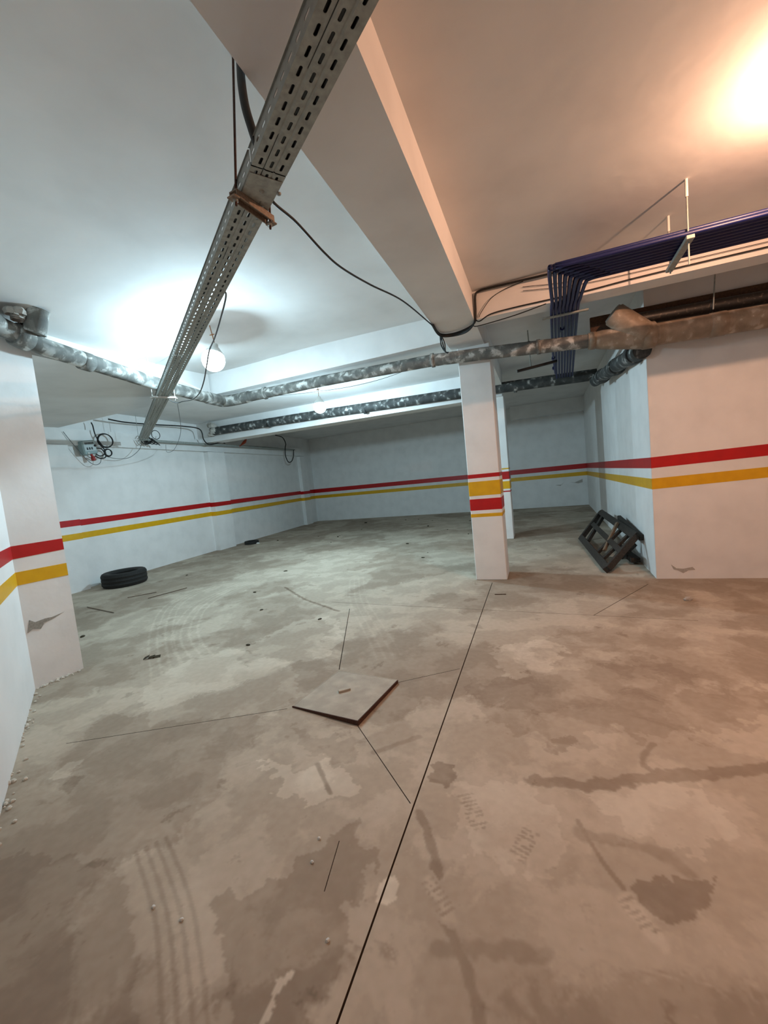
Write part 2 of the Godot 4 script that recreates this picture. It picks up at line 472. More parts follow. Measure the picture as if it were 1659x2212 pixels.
	return ImageTexture.create_from_image(Image.create_from_data(PW, PH, false, Image.FORMAT_RGB8, out))

func make_floor() -> void:
	var m := mat("floor_concrete", Color.WHITE, 0.92)
	m.albedo_texture = floor_texture()
	m.texture_repeat = false
	m.uv1_triplanar = true
	m.uv1_world_triplanar = true
	m.uv1_scale = Vector3(1.0 / FW, 1.0, 1.0 / FH)
	m.uv1_offset = Vector3(-FX0 / FW, 0, -FZ0 / FH)
	var root := CSGCombiner3D.new()
	root.name = "floor"
	root.set_meta("kind", "structure")
	add_child(root)
	var b := CSGBox3D.new()
	b.name = "slab"
	b.size = Vector3(11.0, 0.2, 14.2)
	b.position = Vector3(-1.7, -0.1, -4.9)
	b.material = m
	root.add_child(b)
	var groove := mat("groove_dirt", Color(0.30, 0.24, 0.18), 1.0)
	for g in [[-0.472, 1.6, -0.480, -4.15, 0.0055], [-1.30, -1.72, -2.27, -1.23, 0.0035], [-0.865, -1.655, -0.49, -1.27, 0.0035], [-0.80, -2.08, -0.49, -2.29, 0.0035], [-1.22, -2.17, -1.67, -3.29, 0.005], [-1.95, -3.47, 0.95, -3.19, 0.004], [0.33, -3.25, 0.86, -4.08, 0.005], [-0.672, -1.07, -0.640, -0.91, 0.0025]]:
		var a := Vector3(g[0], 0, g[1]); var e := Vector3(g[2], 0, g[3])
		var s := CSGBox3D.new()
		s.name = "joint"
		s.operation = CSGShape3D.OPERATION_SUBTRACTION
		s.size = Vector3(g[4], 0.03, a.distance_to(e))
		s.material = groove
		root.add_child(s, true)
		s.transform = bar_xf(a, e)

# ------------------------------------------------------------------ walls
# a painted band: a coat a millimetre and a half thick on the face between two plan points
func band(parent: Node, called: String, a: Vector2, b: Vector2, ya: float, yb: float, yc: float, yd: float, m: Material, out_dir: Vector2, t := 0.0016) -> void:
	var st := begin()
	var n := Vector3(out_dir.x, 0, out_dir.y).normalized() * t
	var p := [Vector3(a.x, ya, a.y), Vector3(b.x, yb, b.y), Vector3(b.x, yd, b.y), Vector3(a.x, yc, a.y)]
	var q := []
	for v in p: q.append(v + n)
	st.set_smooth_group(-1)
	quad(st, q[0], q[1], q[2], q[3])
	for i in 4:
		var j := (i + 1) % 4
		quad(st, p[i], p[j], q[j], q[i])
	obj(called, st, m, parent)

func bands(parent: Node, a: Vector2, b: Vector2, out_dir: Vector2, ha: Array, hb: Array) -> void:
	band(parent, "red_band", a, b, ha[0], hb[0], ha[1], hb[1], M.red_paint, out_dir)
	band(parent, "yellow_band", a, b, ha[2], hb[2], ha[3], hb[3], M.yellow_paint, out_dir)

# a broken flake of plaster lying open on a wall face: an uneven thin slab
func scar(parent: Node, at: Vector3, along: Vector3, outline: Array, m: Material, t := 0.003) -> void:
	var st := begin()
	var n := along.cross(Vector3.UP).normalized() * t
	var p := PackedVector2Array()
	for v in outline: p.append(v)
	st.set_smooth_group(-1)
	var tr := Geometry2D.triangulate_polygon(p)
	var f := func(v: Vector2, o: Vector3) -> Vector3: return at + along * v.x + Vector3.UP * v.y + o
	for i in range(0, tr.size(), 3):
		tri(st, f.call(p[tr[i]], n), f.call(p[tr[i + 1]], n), f.call(p[tr[i + 2]], n))
	for i in p.size():
		var j := (i + 1) % p.size()
		quad(st, f.call(p[i], Vector3.ZERO), f.call(p[j], Vector3.ZERO), f.call(p[j], n), f.call(p[i], n))
	obj("plaster_scar", st, m, parent)

func make_walls() -> void:
	var st: SurfaceTool
	# near left: an oblique wall that ends in a column
	var wl := room("wall_left")
	st = begin()
	prism(st, [Vector2(-3.16, -1.9), Vector2(-3.175, -1.6), Vector2(-1.2, -0.29), Vector2(-1.2, 2.2), Vector2(-7.2, 2.2), Vector2(-7.2, -1.9)], -0.1, 2.95)
	obj("wall_body", st, M.white_paint, wl)
	bands(wl, Vector2(-3.175, -1.6), Vector2(-3.16, -1.9), Vector2(1, 0.05), [0.957, 0.873, 0.786, 0.700], [0.958, 0.880, 0.781, 0.694])
	bands(wl, Vector2(-1.2, -0.29), Vector2(-3.175, -1.6), Vector2(0.55, -0.83), [0.957, 0.873, 0.786, 0.700], [0.957, 0.873, 0.786, 0.700])
	scar(wl, Vector3(-3.172, 0.40, -1.63), Vector3(0.03, 0, -1).normalized(), [Vector2(0, 0.06), Vector2(0.03, 0.035), Vector2(0.09, 0.04), Vector2(0.13, 0.035), Vector2(0.21, 0.045), Vector2(0.13, 0.02), Vector2(0.08, 0.012), Vector2(0.055, -0.02), Vector2(0.01, -0.005), Vector2(-0.02, -0.02)], M.plaster_grey)
	# far left wall with pilasters and a lintel
	var wf := room("wall_left_far")
	st = begin()
	prism(st, [Vector2(-6.20, -1.6), Vector2(-6.20, -3.96), Vector2(-6.39, -6.75), Vector2(-6.70, -11.9), Vector2(-7.2, -11.9), Vector2(-7.2, -1.6)], -0.1, 2.95)
	obj("wall_body", st, M.white_paint, wf)
	var hs := [1.0, 0.912, 0.812, 0.726]
	bands(wf, Vector2(-6.20, -3.96), Vector2(-6.39, -6.75), Vector2(1, 0), hs, [1.02, 0.93, 0.82, 0.735])
	bands(wf, Vector2(-6.39, -7.25), Vector2(-6.627, -10.68), Vector2(1, 0), [1.02, 0.93, 0.82, 0.735], [1.03, 0.93, 0.825, 0.735])
	bands(wf, Vector2(-6.65, -11.05), Vector2(-6.682, -11.6), Vector2(1, 0), [1.03, 0.93, 0.825, 0.735], [1.03, 0.91, 0.825, 0.73])
	for p in [[-6.08, -3.55, -6.09, -3.93, 0.15], [-6.27, -6.75, -6.29, -7.25, 0.13], [-6.52, -10.68, -6.53, -11.05, 0.12]]:
		st = begin()
		prism(st, [Vector2(p[0], p[1]), Vector2(p[2], p[3]), Vector2(p[2] - p[4], p[3]), Vector2(p[0] - p[4], p[1])], -0.05, 2.06)
		obj("pilaster", st, M.white_paint, wf)
		var ph := [1.01, 0.922, 0.816, 0.730]
		bands(wf, Vector2(p[0], p[1]), Vector2(p[2], p[3]), Vector2(1, 0), ph, ph)
		bands(wf, Vector2(p[0] - p[4], p[1]), Vector2(p[0], p[1]), Vector2(0, 1), ph, ph)
		bands(wf, Vector2(p[2] - p[4], p[3]), Vector2(p[2], p[3]), Vector2(0, -1), ph, ph)
	st = begin()
	prism(st, [Vector2(-6.13, -1.7), Vector2(-6.13, -3.96), Vector2(-6.30, -6.75), Vector2(-6.56, -11.0), Vector2(-6.8, -11.0), Vector2(-6.6, -1.7)], 2.07, 2.30)
	obj("lintel", st, M.white_paint, wf)
	# back wall
	var wb := room("wall_back")
	st = begin()
	prism(st, [Vector2(-7.2, -11.62), Vector2(-1.78, -11.38), Vector2(1.4, -11.26), Vector2(1.4, -12.1), Vector2(-7.2, -12.1)], -0.1, 2.95)
	obj("wall_body", st, M.white_paint, wb)
	bands(wb, Vector2(-6.69, -11.597), Vector2(-1.78, -11.38), Vector2(0, 1), [1.03, 0.91, 0.825, 0.73], [1.025, 0.905, 0.825, 0.73])
	bands(wb, Vector2(-1.78, -11.38), Vector2(1.19, -11.268), Vector2(0, 1), [1.025, 0.905, 0.825, 0.73], [1.03, 0.91, 0.83, 0.735])
	st = begin()
	prism(st, [Vector2(-0.5, -11.0), Vector2(1.3, -10.95), Vector2(1.3, -11.5), Vector2(-0.5, -11.5)], 2.30, 2.9)
	obj("lintel", st, M.white_paint, wb)
	scar(wb, Vector3(0.78, 0.60, -11.284), Vector3(1, 0, 0.03).normalized(), [Vector2(0, 0.0), Vector2(0.12, -0.02), Vector2(0.30, 0.05), Vector2(0.30, -0.03), Vector2(0.2, -0.05)], M.dust_plaster, 0.004)
	scar(wb, Vector3(0.45, 0.55, -11.296), Vector3(1, 0, 0.03).normalized(), [Vector2(0, 0.0), Vector2(0.14, 0.0), Vector2(0.22, 0.06), Vector2(0.12, -0.03)], M.dust_plaster, 0.004)
	# right: the block whose corner stands beside the timber frame
	var wr := room("wall_right")
	st = begin()
	prism(st, [Vector2(0.965, -4.255), Vector2(3.9, -4.255), Vector2(3.9, -12.1), Vector2(1.20, -12.1), Vector2(1.19, -11.3)], -0.1, 2.95)
	obj("wall_body", st, M.white_paint, wr)
	bands(wr, Vector2(3.5, -4.255), Vector2(0.965, -4.255), Vector2(0, 1), [1.155, 1.065, 0.975, 0.905], [1.10, 1.004, 0.911, 0.816])
	bands(wr, Vector2(0.965, -4.255), Vector2(1.19, -11.29), Vector2(-1, 0), [1.10, 1.004, 0.911, 0.816], [1.03, 0.91, 0.83, 0.735])
	scar(wr, Vector3(1.08, 0.045, -4.255), Vector3.RIGHT, [Vector2(0, 0.085), Vector2(0.04, 0.05), Vector2(0.09, 0.045), Vector2(0.16, 0.06), Vector2(0.18, 0.035), Vector2(0.13, 0.03), Vector2(0.09, 0.005), Vector2(0.05, 0.03), Vector2(0.02, 0.04)], M.dust_plaster, 0.003)
	st = begin()
	prism(st, [Vector2(3.6, -4.3), Vector2(3.9, -4.3), Vector2(3.9, 2.2), Vector2(3.6, 2.2)], -0.1, 2.95)
	obj("return_wall", st, M.white_paint, wr)
	var wn := room("wall_front")
	st = begin()
	prism(st, [Vector2(-1.4, 1.9), Vector2(3.9, 1.9), Vector2(3.9, 2.2), Vector2(-1.4, 2.2)], -0.1, 2.95)
	obj("wall_body", st, M.white_paint, wn)

func make_ceiling() -> void:
	var c := room("ceiling")
	var st := begin()
	# left bay: its soffit sags towards the oblique wall
	st.set_smooth_group(1)
	var zs := [2.2, -1.0, -2.0, -2.5, -3.0, -3.5, -3.9, -4.1]
	var hl := [2.40, 2.40, 2.402, 2.43, 2.475, 2.525, 2.57, 2.61]
	for i in zs.size() - 1:
		for k in 12:
			var f := func(z: float, h: float, u: float) -> Vector3: return Vector3(lerpf(-3.9, -0.35, u), lerpf(h, 2.635, smoothstep(0.16, 0.5, u)), z)
			quad(st, f.call(zs[i], hl[i], k / 12.0), f.call(zs[i + 1], hl[i + 1], k / 12.0), f.call(zs[i + 1], hl[i + 1], (k + 1) / 12.0), f.call(zs[i], hl[i], (k + 1) / 12.0))
	prism(st, [Vector2(-3.95, 2.2), Vector2(-0.35, 2.2), Vector2(-0.35, -4.1), Vector2(-3.95, -4.1)], 2.70, 2.95)
	obj("slab", st, M.ceiling_paint, c)
	st = begin()
	prism(st, [Vector2(-0.45, 2.2), Vector2(3.9, 2.2), Vector2(3.9, -4.32), Vector2(-0.45, -4.32)], 2.58, 2.95)
	obj("slab", st, M.ceiling_paint, c)
	st = begin()
	prism(st, [Vector2(-7.2, -3.86), Vector2(-3.7, -3.86), Vector2(-3.6, -4.2), Vector2(1.5, -4.2), Vector2(1.5, -12.1), Vector2(-7.2, -12.1)], 2.62, 2.95)
	obj("slab", st, M.ceiling_paint, c)
	# low soffit over the recess behind the column
	st = begin()
	prism_h(st, [Vector2(-3.185, -1.85), Vector2(-3.36, -2.92), Vector2(-3.56, -4.0), Vector2(-4.25, -3.85), Vector2(-6.42, -3.88), Vector2(-6.42, -1.85)], [2.238, 2.285, 2.35, 2.325, 2.30, 2.24], [2.9, 2.9, 2.9, 2.9, 2.9, 2.9])
	obj("low_soffit", st, M.ceiling_paint, c)
	# beams
	st = begin()
	prism(st, [Vector2(-0.72, 2.2), Vector2(-0.39, 2.2), Vector2(-0.385, -4.3), Vector2(-0.71, -4.3)], 2.36, 2.9)
	obj("beam", st, M.ceiling_paint, c)
	st = begin()
	prism(st, [Vector2(-0.70, -4.3), Vector2(-0.385, -4.3), Vector2(-0.385, -6.7), Vector2(-0.70, -6.7)], 2.36, 2.9)
	obj("beam", st, M.ceiling_paint, c)
	st = begin()
	prism_h(st, [Vector2(-3.62, -4.03), Vector2(-0.60, -4.03), Vector2(-0.60, -4.45), Vector2(-3.62, -4.45)], [2.35, 2.392, 2.392, 2.35], [2.9, 2.9, 2.9, 2.9])
	obj("beam", st, M.ceiling_paint, c)
	st = begin()
	prism(st, [Vector2(-0.50, -3.545), Vector2(3.7, -3.545), Vector2(3.7, -3.72), Vector2(-0.50, -3.72)], 2.36, 2.9)
	obj("beam", st, M.ceiling_paint, c)
	st = begin()
	prism(st, [Vector2(-6.42, -6.65), Vector2(-0.40, -6.65), Vector2(-0.40, -6.97), Vector2(-6.42, -6.97)], 2.225, 2.9)
	obj("beam", st, M.ceiling_paint, c)

# ------------------------------------------------------------------ pillars
func pillar(x0: float, x1: float, z0: float, z1: float, top: float, stripes: Array, label: String) -> void:
	var t := thing("concrete_pillar", label, "pillar", Vector3((x0 + x1) / 2.0, 0, (z0 + z1) / 2.0))
	var st := begin()
	cbox(st, Transform3D(Basis(), Vector3((x0 + x1) / 2.0, top / 2.0, (z0 + z1) / 2.0)), Vector3(x1 - x0, top, absf(z1 - z0)), 0.006)
	obj("shaft", st, M.white_paint, t)
	for s in stripes:
		st = begin()
		cbox(st, Transform3D(Basis(), Vector3((x0 + x1) / 2.0, (s[0] + s[1]) / 2.0, (z0 + z1) / 2.0)), Vector3(x1 - x0 + 0.003, s[0] - s[1], absf(z1 - z0) + 0.003), 0.0065)
		obj("red_band" if s[2] == "r" else "yellow_band", st, M.red_paint if s[2] == "r" else M.yellow_paint, t)

# ------------------------------------------------------------------ bulbs
func bulb(at: Vector3, ceiling: float, r: float, warm: bool, energy: float, label: String, tilt := Vector3.ZERO) -> void:
	var t := thing("light_bulb", label, "lamp", at)
	# the lamp hangs a little askew on its flex: the axis leans towards -tilt at the top
	var ax := (Vector3.UP + tilt).normalized()
	var xf := Transform3D(Basis(Quaternion(Vector3.UP, ax)), at)
	var st := begin()
	var prof := []
	for i in (12 if warm else 9):
		var a := PI * i / 12.0
		prof.append(Vector2(r * sin(a), -r * cos(a)))
	lathe(st, prof, 24, xf)
	obj("glass_globe", st, M.warm_bulb_glass if warm else M.cold_bulb_glass, t)
	st = begin()
	var neck := [Vector2(0.0, r * 0.93), Vector2(r * 0.28, r * 0.94)] if warm else [Vector2(0.0, r * 0.52), Vector2(r * 0.86, r * 0.50), Vector2(r * 0.80, r * 0.66), Vector2(r * 0.45, r * 1.15)]
	lathe(st, neck + [ Vector2(r * 0.32, r * 1.25), Vector2(r * 0.30, r * 1.5), Vector2(r * 0.2, r * 1.6), Vector2(0.0, r * 1.6)], 20, xf)
	obj("socket", st, M.white_plastic, t)
	st = begin()
	var top := xf * Vector3(0, r * 1.55, 0)
	tube(st, smooth_path([top, top.lerp(Vector3(at.x, ceiling, at.z), 0.45) + Vector3(0.004, 0, 0.004), Vector3(at.x - 0.004, ceiling + 0.02, at.z)]), 0.004, 6)
	obj("flex", st, M.copper, t)
	st = begin()
	lathe(st, [Vector2(0.0, 0.0), Vector2(0.022, 0.002), Vector2(0.022, 0.008), Vector2(0.0, 0.010)], 12, Transform3D(Basis(Vector3.RIGHT, 0.4), top.lerp(Vector3(at.x, ceiling, at.z), 0.4)))
	obj("flex_disc", st, M.copper, t)
	var l := OmniLight3D.new()
	l.name = "lamp_light"
	l.light_color = WARM if warm else COLD
	l.light_energy = energy
	l.light_size = r * 0.35
	l.omni_range = 25.0
	l.omni_attenuation = 2.0
	l.shadow_enabled = true
	t.add_child(l)

# ------------------------------------------------------------------ perforated cable tray
const TD := Vector3(-0.808, 0, -0.5891)
const TN := Vector3(0.5891, 0, -0.808)
const TC := 0.571
const TH := 2.12
const TK := 0.924
func tp(along: float, across: float, h: float) -> Vector3:
	return (TD * along + TN * (TC + across)) * TK + Vector3.UP * h

func slot_cell(st: SurfaceTool, o: Vector3, u: Vector3, v: Vector3, lu: float, lv: float, sl: float, sw: float, n: Vector3) -> void:
	# a rectangle lu x lv with a stadium hole sl x sw, and the thickness of the sheet round the hole
	var hole := []; var rim := []
	for i in 12:
		var a := TAU * (i + 0.5) / 12.0
		var c := cos(a); var s := sin(a)
		var hp := Vector2(signf(c) * (sl - sw) * 0.5 + c * sw * 0.5, s * sw * 0.5)
		hole.append(hp)
		var k := minf(lu * 0.5 / maxf(absf(c), 0.001), lv * 0.5 / maxf(absf(s), 0.001))
		rim.append(Vector2(c * k, s * k))
	var f := func(q: Vector2) -> Vector3: return o + u * q.x + v * q.y
	for i in 12:
		var j := (i + 1) % 12
		quad(st, f.call(rim[i]), f.call(rim[j]), f.call(hole[j]), f.call(hole[i]))
		quad(st, f.call(hole[i]), f.call(hole[j]), f.call(hole[j]) + n, f.call(hole[i]) + n)
	for q in [[1, 1], [-1, 1], [-1, -1], [1, -1]]:
		var cpt := Vector2(q[0] * lu * 0.5, q[1] * lv * 0.5)
		var near := []
		for i in 12: near.append([rim[i].distance_to(cpt), i])
		near.sort()
		tri(st, f.call(cpt), f.call(rim[near[0][1]]), f.call(rim[near[1][1]]))

func tray_section(t: Node, a0: float, a1: float) -> void:
	var st := begin()
	st.set_smooth_group(-1)
	var w := 0.118
	var pitch := 0.0532
	var n := int((a1 - a0) / pitch)
	var p := (a1 - a0) / n
	var rows := [-0.0365, 0.0, 0.034]
	var lv := 0.024
	for i in n:
		var a := a0 + (i + 0.5) * p
		for r in 3:
			slot_cell(st, tp(a, rows[r], TH), TD * TK, TN * TK, p, lv, 0.031, 0.0098, Vector3.UP * 0.0014)
		# side walls with their own slots
		for s: float in [-1.0, 1.0]:
			slot_cell(st, tp(a, s * w * 0.5, TH + 0.022), TD * TK, Vector3.UP, p, 0.034, 0.029, 0.0085, TN * (-s * 0.0014))
	# plain strips and the raised ribs between the slot rows
	var edges := [[-w * 0.5, rows[0] - lv * 0.5], [rows[0] + lv * 0.5, rows[1] - lv * 0.5], [rows[1] + lv * 0.5, rows[2] - lv * 0.5], [rows[2] + lv * 0.5, w * 0.5]]
	for i in edges.size():
		var e: Array = edges[i]
		var rib := 0.0025 if i == 1 or i == 2 else 0.0
		var mid: float = (e[0] + e[1]) / 2.0
		quad(st, tp(a0, e[0], TH), tp(a1, e[0], TH), tp(a1, mid, TH + rib), tp(a0, mid, TH + rib))
		quad(st, tp(a0, mid, TH + rib), tp(a1, mid, TH + rib), tp(a1, e[1], TH), tp(a0, e[1], TH))
	for s: float in [-1.0, 1.0]:
		quad(st, tp(a0, s * w * 0.5, TH), tp(a1, s * w * 0.5, TH), tp(a1, s * w * 0.5, TH + 0.005), tp(a0, s * w * 0.5, TH + 0.005))
		quad(st, tp(a0, s * w * 0.5, TH + 0.039), tp(a1, s * w * 0.5, TH + 0.039), tp(a1, s * w * 0.5, TH + 0.046), tp(a0, s * w * 0.5, TH + 0.046))
		quad(st, tp(a0, s * w * 0.5, TH + 0.046), tp(a1, s * w * 0.5, TH + 0.046), tp(a1, s * (w * 0.5 + 0.006), TH + 0.044), tp(a0, s * (w * 0.5 + 0.006), TH + 0.044))
	obj("section", st, M.galvanised, t)

func make_tray() -> void:
	var t := thing("cable_tray", "perforated grey metal cable tray running diagonally under the ceiling", "cable tray", tp(4.0, 0, TH))
	for s in [[-0.6, 1.355], [1.36, 3.36], [3.363, 5.36], [5.363, 7.36], [7.363, 8.06]]: tray_section(t, s[0], s[1])
	# splice plate between the first two sections, with its bolts
	var st := begin()
	cbox(st, bar_xf(tp(1.385, 0, TH - 0.0016), tp(1.505, 0, TH - 0.0016)), Vector3(0.103, 0.002, 0.111), 0.0006)
	obj("splice_plate", st, M.galvanised, t)
	for q in [[1.455, 0.005], [1.44, 0.062]]:
		st = begin()
		lathe(st, [Vector2(0.0, -0.008), Vector2(0.006, -0.006), Vector2(0.008, -0.002), Vector2(0.008, 0.0)], 10, Transform3D(Basis(), tp(q[0], q[1], TH - 0.002)))
		obj("bolt", st, M.galvanised, t)
	# brackets that carry it
	tray_hanger(Vector3(-0.848, 0, -1.172), Vector3(-0.825, 0, -1.342), 0.022, M.channel_steel, [2.66, 2.66], "worn steel channel bracket carrying the near part of the cable tray", 0.004)
	tray_hanger(Vector3(-3.255, 0, -2.895), Vector3(-3.145, 0, -3.07), 0.014, M.white_plastic, [2.50, 2.50], "white painted bracket with two rods under the cable tray middle", 0.003)
	tray_hanger(tp(7.95, -0.08, 0), tp(7.95, 0.08, 0), 0.012, M.galvanised, [2.5, 2.5], "small steel bracket at the far end of the cable tray", 0.003)
	# cables that lie in it
	for i in 5:
		st = begin()
		var pts := []
		for k in 20:
			var a := -0.55 + k * (2.05 if i % 2 == 0 else 2.5) / 19.0
			pts.append(tp(a, -0.043 + i * 0.0225 + 0.002 * sin(k * 1.3 + i), TH + 0.0125))
		tube(st, pts, 0.0112, 8)
		tag(obj("tray_cable", st, M.black_rubber), "thick black cable lying in the near cable tray section", "cable", "thick cables in the near tray")
	for i in 3:
		st = begin()
		var pts := []
		for k in 40:
			var a := 1.5 + k * 6.3 / 39.0
			pts.append(tp(a, [-0.036, 0.004, 0.036][i] + 0.007 * sin(k * 0.55 + i * 2.1), TH + 0.0085))
		tube(st, pts, 0.0055, 6)
		tag(obj("tray_cable", st, M.black_rubber), "thin black cable lying along the far cable tray sections", "cable", "thin cables in the far tray")

func tray_hanger(e0: Vector3, e1: Vector3, th: float, m: Material, tops: Array, label: String, rod_r: float) -> void:
	var h := TH - 0.0035 - th * 0.5
	var c := (e0 + e1) / 2.0
	var t := thing("tray_bracket", label, "bracket", c + Vector3.UP * h)
	var st := begin()
	var d := (e1 - e0).normalized()
	var w := Vector3.UP.cross(d)
	# an open channel: web and two flanges
	var up := func(v: float) -> Vector3: return Vector3.UP * v
	bar(st, e0 + up.call(h + th * 0.4), e1 + up.call(h + th * 0.4), 0.034, th * 0.2, 0.0006)
	for s: float in [-1.0, 1.0]:
		bar(st, e0 + w * s * 0.015 + up.call(h - th * 0.1), e1 + w * s * 0.015 + up.call(h - th * 0.1), 0.004, th * 0.8, 0.0006)
	for e in [e0, e1]:
		cbox(st, bar_xf(e - d * 0.012 + up.call(h - th * 0.55), e + d * 0.012 + up.call(h - th * 0.55)), Vector3(0.036, 0.006, 0.024), 0.002)
	obj("channel", st, m, t)
	for k in 2:
		var p: Vector3 = e0 + d * 0.008 if k == 0 else e1 - d * 0.008
		st = begin()
		tube(st, [p + up.call(h - th - 0.01), p + (Vector3(-0.03, 0, -0.13) if rod_r > 0.0035 else Vector3.ZERO) + up.call(tops[k])], rod_r, 8)
		obj("threaded_rod", st, M.rusty_steel if m == M.channel_steel else m, t)
		st = begin()
		lathe(st, [Vector2(0, -0.005), Vector2(0.009, -0.005), Vector2(0.009, 0.005), Vector2(0, 0.005)], 6, Transform3D(Basis(), p + up.call(h - th * 0.7)))
		obj("nut", st, M.galvanised, t)

# ------------------------------------------------------------------ pipes
func densify(pts: Array, step := 0.05) -> Array:
	var out := []
	for i in pts.size() - 1:
		var a: Vector3 = pts[i]; var b: Vector3 = pts[i + 1]
		var n := maxi(1, int(a.distance_to(b) / step))
		for k in n: out.append(a.lerp(b, float(k) / n))
	out.append(pts[-1])
	return out

func pipe_part(t: Node, called: String, pts: Array, r, m: Material, wob := 0.0, sides := 18) -> void:
	var st := begin()
	tube(st, pts, r, sides, wob)
	obj(called, st, m, t)

func collar(t: Node, called: String, at: Vector3, d: Vector3, r: float, w: float, m: Material) -> void:
	var st := begin()
	d = d.normalized()
	tube(st, [at - d * w * 0.5, at - d * w * 0.42, at + d * w * 0.42, at + d * w * 0.5], [r * 0.9, r, r, r * 0.9], 18)
	obj(called, st, m, t)

func make_pipes() -> void:
	# pipe under the two beams of the lit bay
	var t := thing("drain_pipe", "grey paint-splashed drain pipe slung below the beams of the lit bay", "pipe", Vector3(-2.1, 2.28, -4.13))
	var c := Vector3(-3.47, 2.265, -4.10)
	pipe_part(t, "pipe_run", densify([Vector3(-2.70, 2.38, -1.22), Vector3(-3.055, 2.33, -1.68), Vector3(-3.09, 2.275, -1.95), Vector3(-3.26, 2.235, -3.05), Vector3(-3.40, 2.25, -3.82)]), 0.06, M.pipe_grey, 0.012)
	pipe_part(t, "elbow", smooth_path([Vector3(-3.385, 2.248, -3.74), Vector3(-3.42, 2.255, -3.95), c + Vector3(0.02, 0, 0.02), Vector3(-3.30, 2.27, -4.13), Vector3(-3.10, 2.275, -4.13)], 5), 0.066, M.pipe_grey, 0.015)
	pipe_part(t, "pipe_run", densify([Vector3(-3.2, 2.272, -4.13), Vector3(-2.1, 2.283, -4.13), Vector3(-0.9, 2.268, -4.13), Vector3(-0.41, 2.238, -4.13), Vector3(0.56, 2.155, -4.10)]), 0.058, M.pipe_grey, 0.01)
	for p in [[Vector3(-2.88, 2.276, -4.13), 0.07], [Vector3(-0.88, 2.267, -4.13), 0.068], [Vector3(0.1, 2.196, -4.115), 0.065]]:
		collar(t, "clamp_ring", p[0], Vector3(1, 0, 0), p[1], 0.035, M.pipe_grey)
	collar(t, "socket_joint", Vector3(-3.14, 2.26, -2.25), Vector3(-0.15, -0.03, -1), 0.069, 0.09, M.pipe_grey)
	collar(t, "socket_joint", Vector3(-3.07, 2.30, -1.80), Vector3(-0.15, -0.1, -0.6), 0.075, 0.10, M.pipe_grey)
	# stub that goes up into the broken hole in the ceiling by the oblique wall
	var s := thing("pipe_stub", "short plaster-caked pipe stub rising into the broken ceiling hole", "pipe", Vector3(-3.02, 2.37, -1.82))
	pipe_part(s, "stub", [Vector3(-3.0, 2.32, -1.84), Vector3(-2.96, 2.47, -1.86)], 0.062, M.pipe_grey, 0.04)
	var st := begin()
	for i in 9: lump(st, Vector3(-2.93 - 0.022 * i, 2.385 - 0.004 * i, -1.70 - 0.03 * i + rng.randf_range(-0.04, 0.04)), Vector3(0.09, 0.05, 0.08), i * 0.8)
	obj("plaster_lumps", st, M.dust_plaster, s)
	# rear pipe against the far beam
	t = thing("drain_pipe", "dark grey drain pipe along the far beam behind the pillar", "pipe", Vector3(-2.5, 2.4, -6.55))
	pipe_part(t, "pipe_run", densify([Vector3(-5.86, 2.41, -6.56), Vector3(-3.39, 2.39, -6.56), Vector3(-1.04, 2.345, -6.54), Vector3(0.88, 2.29, -6.52)], 0.06), 0.078, M.pipe_dark, 0.012)
	for x in [-4.55, -2.63, -0.2]:
		collar(t, "clamp_ring", Vector3(x, 2.40 - (x + 5.0) * 0.018, -6.56), Vector3(1, 0, 0), 0.088, 0.05, M.pipe_dark)
	st = begin()
	for i in 7: lump(st, Vector3(-5.90 + rng.randf_range(-0.05, 0.08), 2.32 + 0.03 * i, -6.55 + rng.randf_range(-0.05, 0.05)), Vector3(0.16, 0.1, 0.16), i)
	obj("cement_collar", st, M.dust_plaster, t)
	# thick pipe along the right wall with its wye
	t = thing("soil_pipe", "thick brown soil pipe with a capped wye along the right wall", "pipe", Vector3(1.5, 2.1, -4.10))
	pipe_part(t, "pipe_run", densify([Vector3(0.90, 2.112, -4.10), Vector3(3.55, 2.05, -4.10)], 0.1), 0.088, M.pipe_brown, 0.006, 22)
	pipe_part(t, "reducer", [Vector3(0.50, 2.158, -4.10), Vector3(0.56, 2.155, -4.10), Vector3(0.60, 2.15, -4.10), Vector3(0.93, 2.112, -4.10)], [0.066, 0.07, 0.078, 0.104], M.pipe_brown, 0.0, 22)
	pipe_part(t, "branch", [Vector3(0.92, 2.125, -4.08), Vector3(0.70, 2.315, -4.03), Vector3(0.695, 2.32, -4.03)], [0.098, 0.092, 0.085], M.pipe_brown, 0.0, 22)
	pipe_part(t, "end_cap", [Vector3(0.702, 2.313, -4.03), Vector3(0.684, 2.3285, -4.026)], [0.083, 0.078], M.plaster_grey, 0.03, 22)
	collar(t, "socket_joint", Vector3(0.535, 2.156, -4.10), Vector3(1, -0.08, 0), 0.074, 0.05, M.pipe_brown)
	collar(t, "socket_joint", Vector3(1.42, 2.10, -4.10), Vector3(1, 0, 0), 0.093, 0.12, M.pipe_brown)
	collar(t, "socket_joint", Vector3(0.95, 2.112, -4.10), Vector3(1, 0, 0), 0.106, 0.10, M.pipe_brown)
	# return pipe along the side of the block, into the rear pipe
	t = thing("drain_pipe", "grimy grey drain pipe running back along the block corner top", "pipe", Vector3(0.88, 2.15, -5.2))
	pipe_part(t, "pipe_run", densify([Vector3(0.93, 2.03, -4.22), Vector3(0.90, 2.10, -5.0), Vector3(0.86, 2.20, -6.50)], 0.06), 0.075, M.pipe_dark, 0.015)
	for z in [-4.45, -5.2, -6.0]: collar(t, "socket_joint", Vector3(0.915 - (z + 4.45) * -0.025, 2.05 - (z + 4.45) * 0.075, z), Vector3(0, 0.08, -1), 0.092, 0.12, M.pipe_dark)
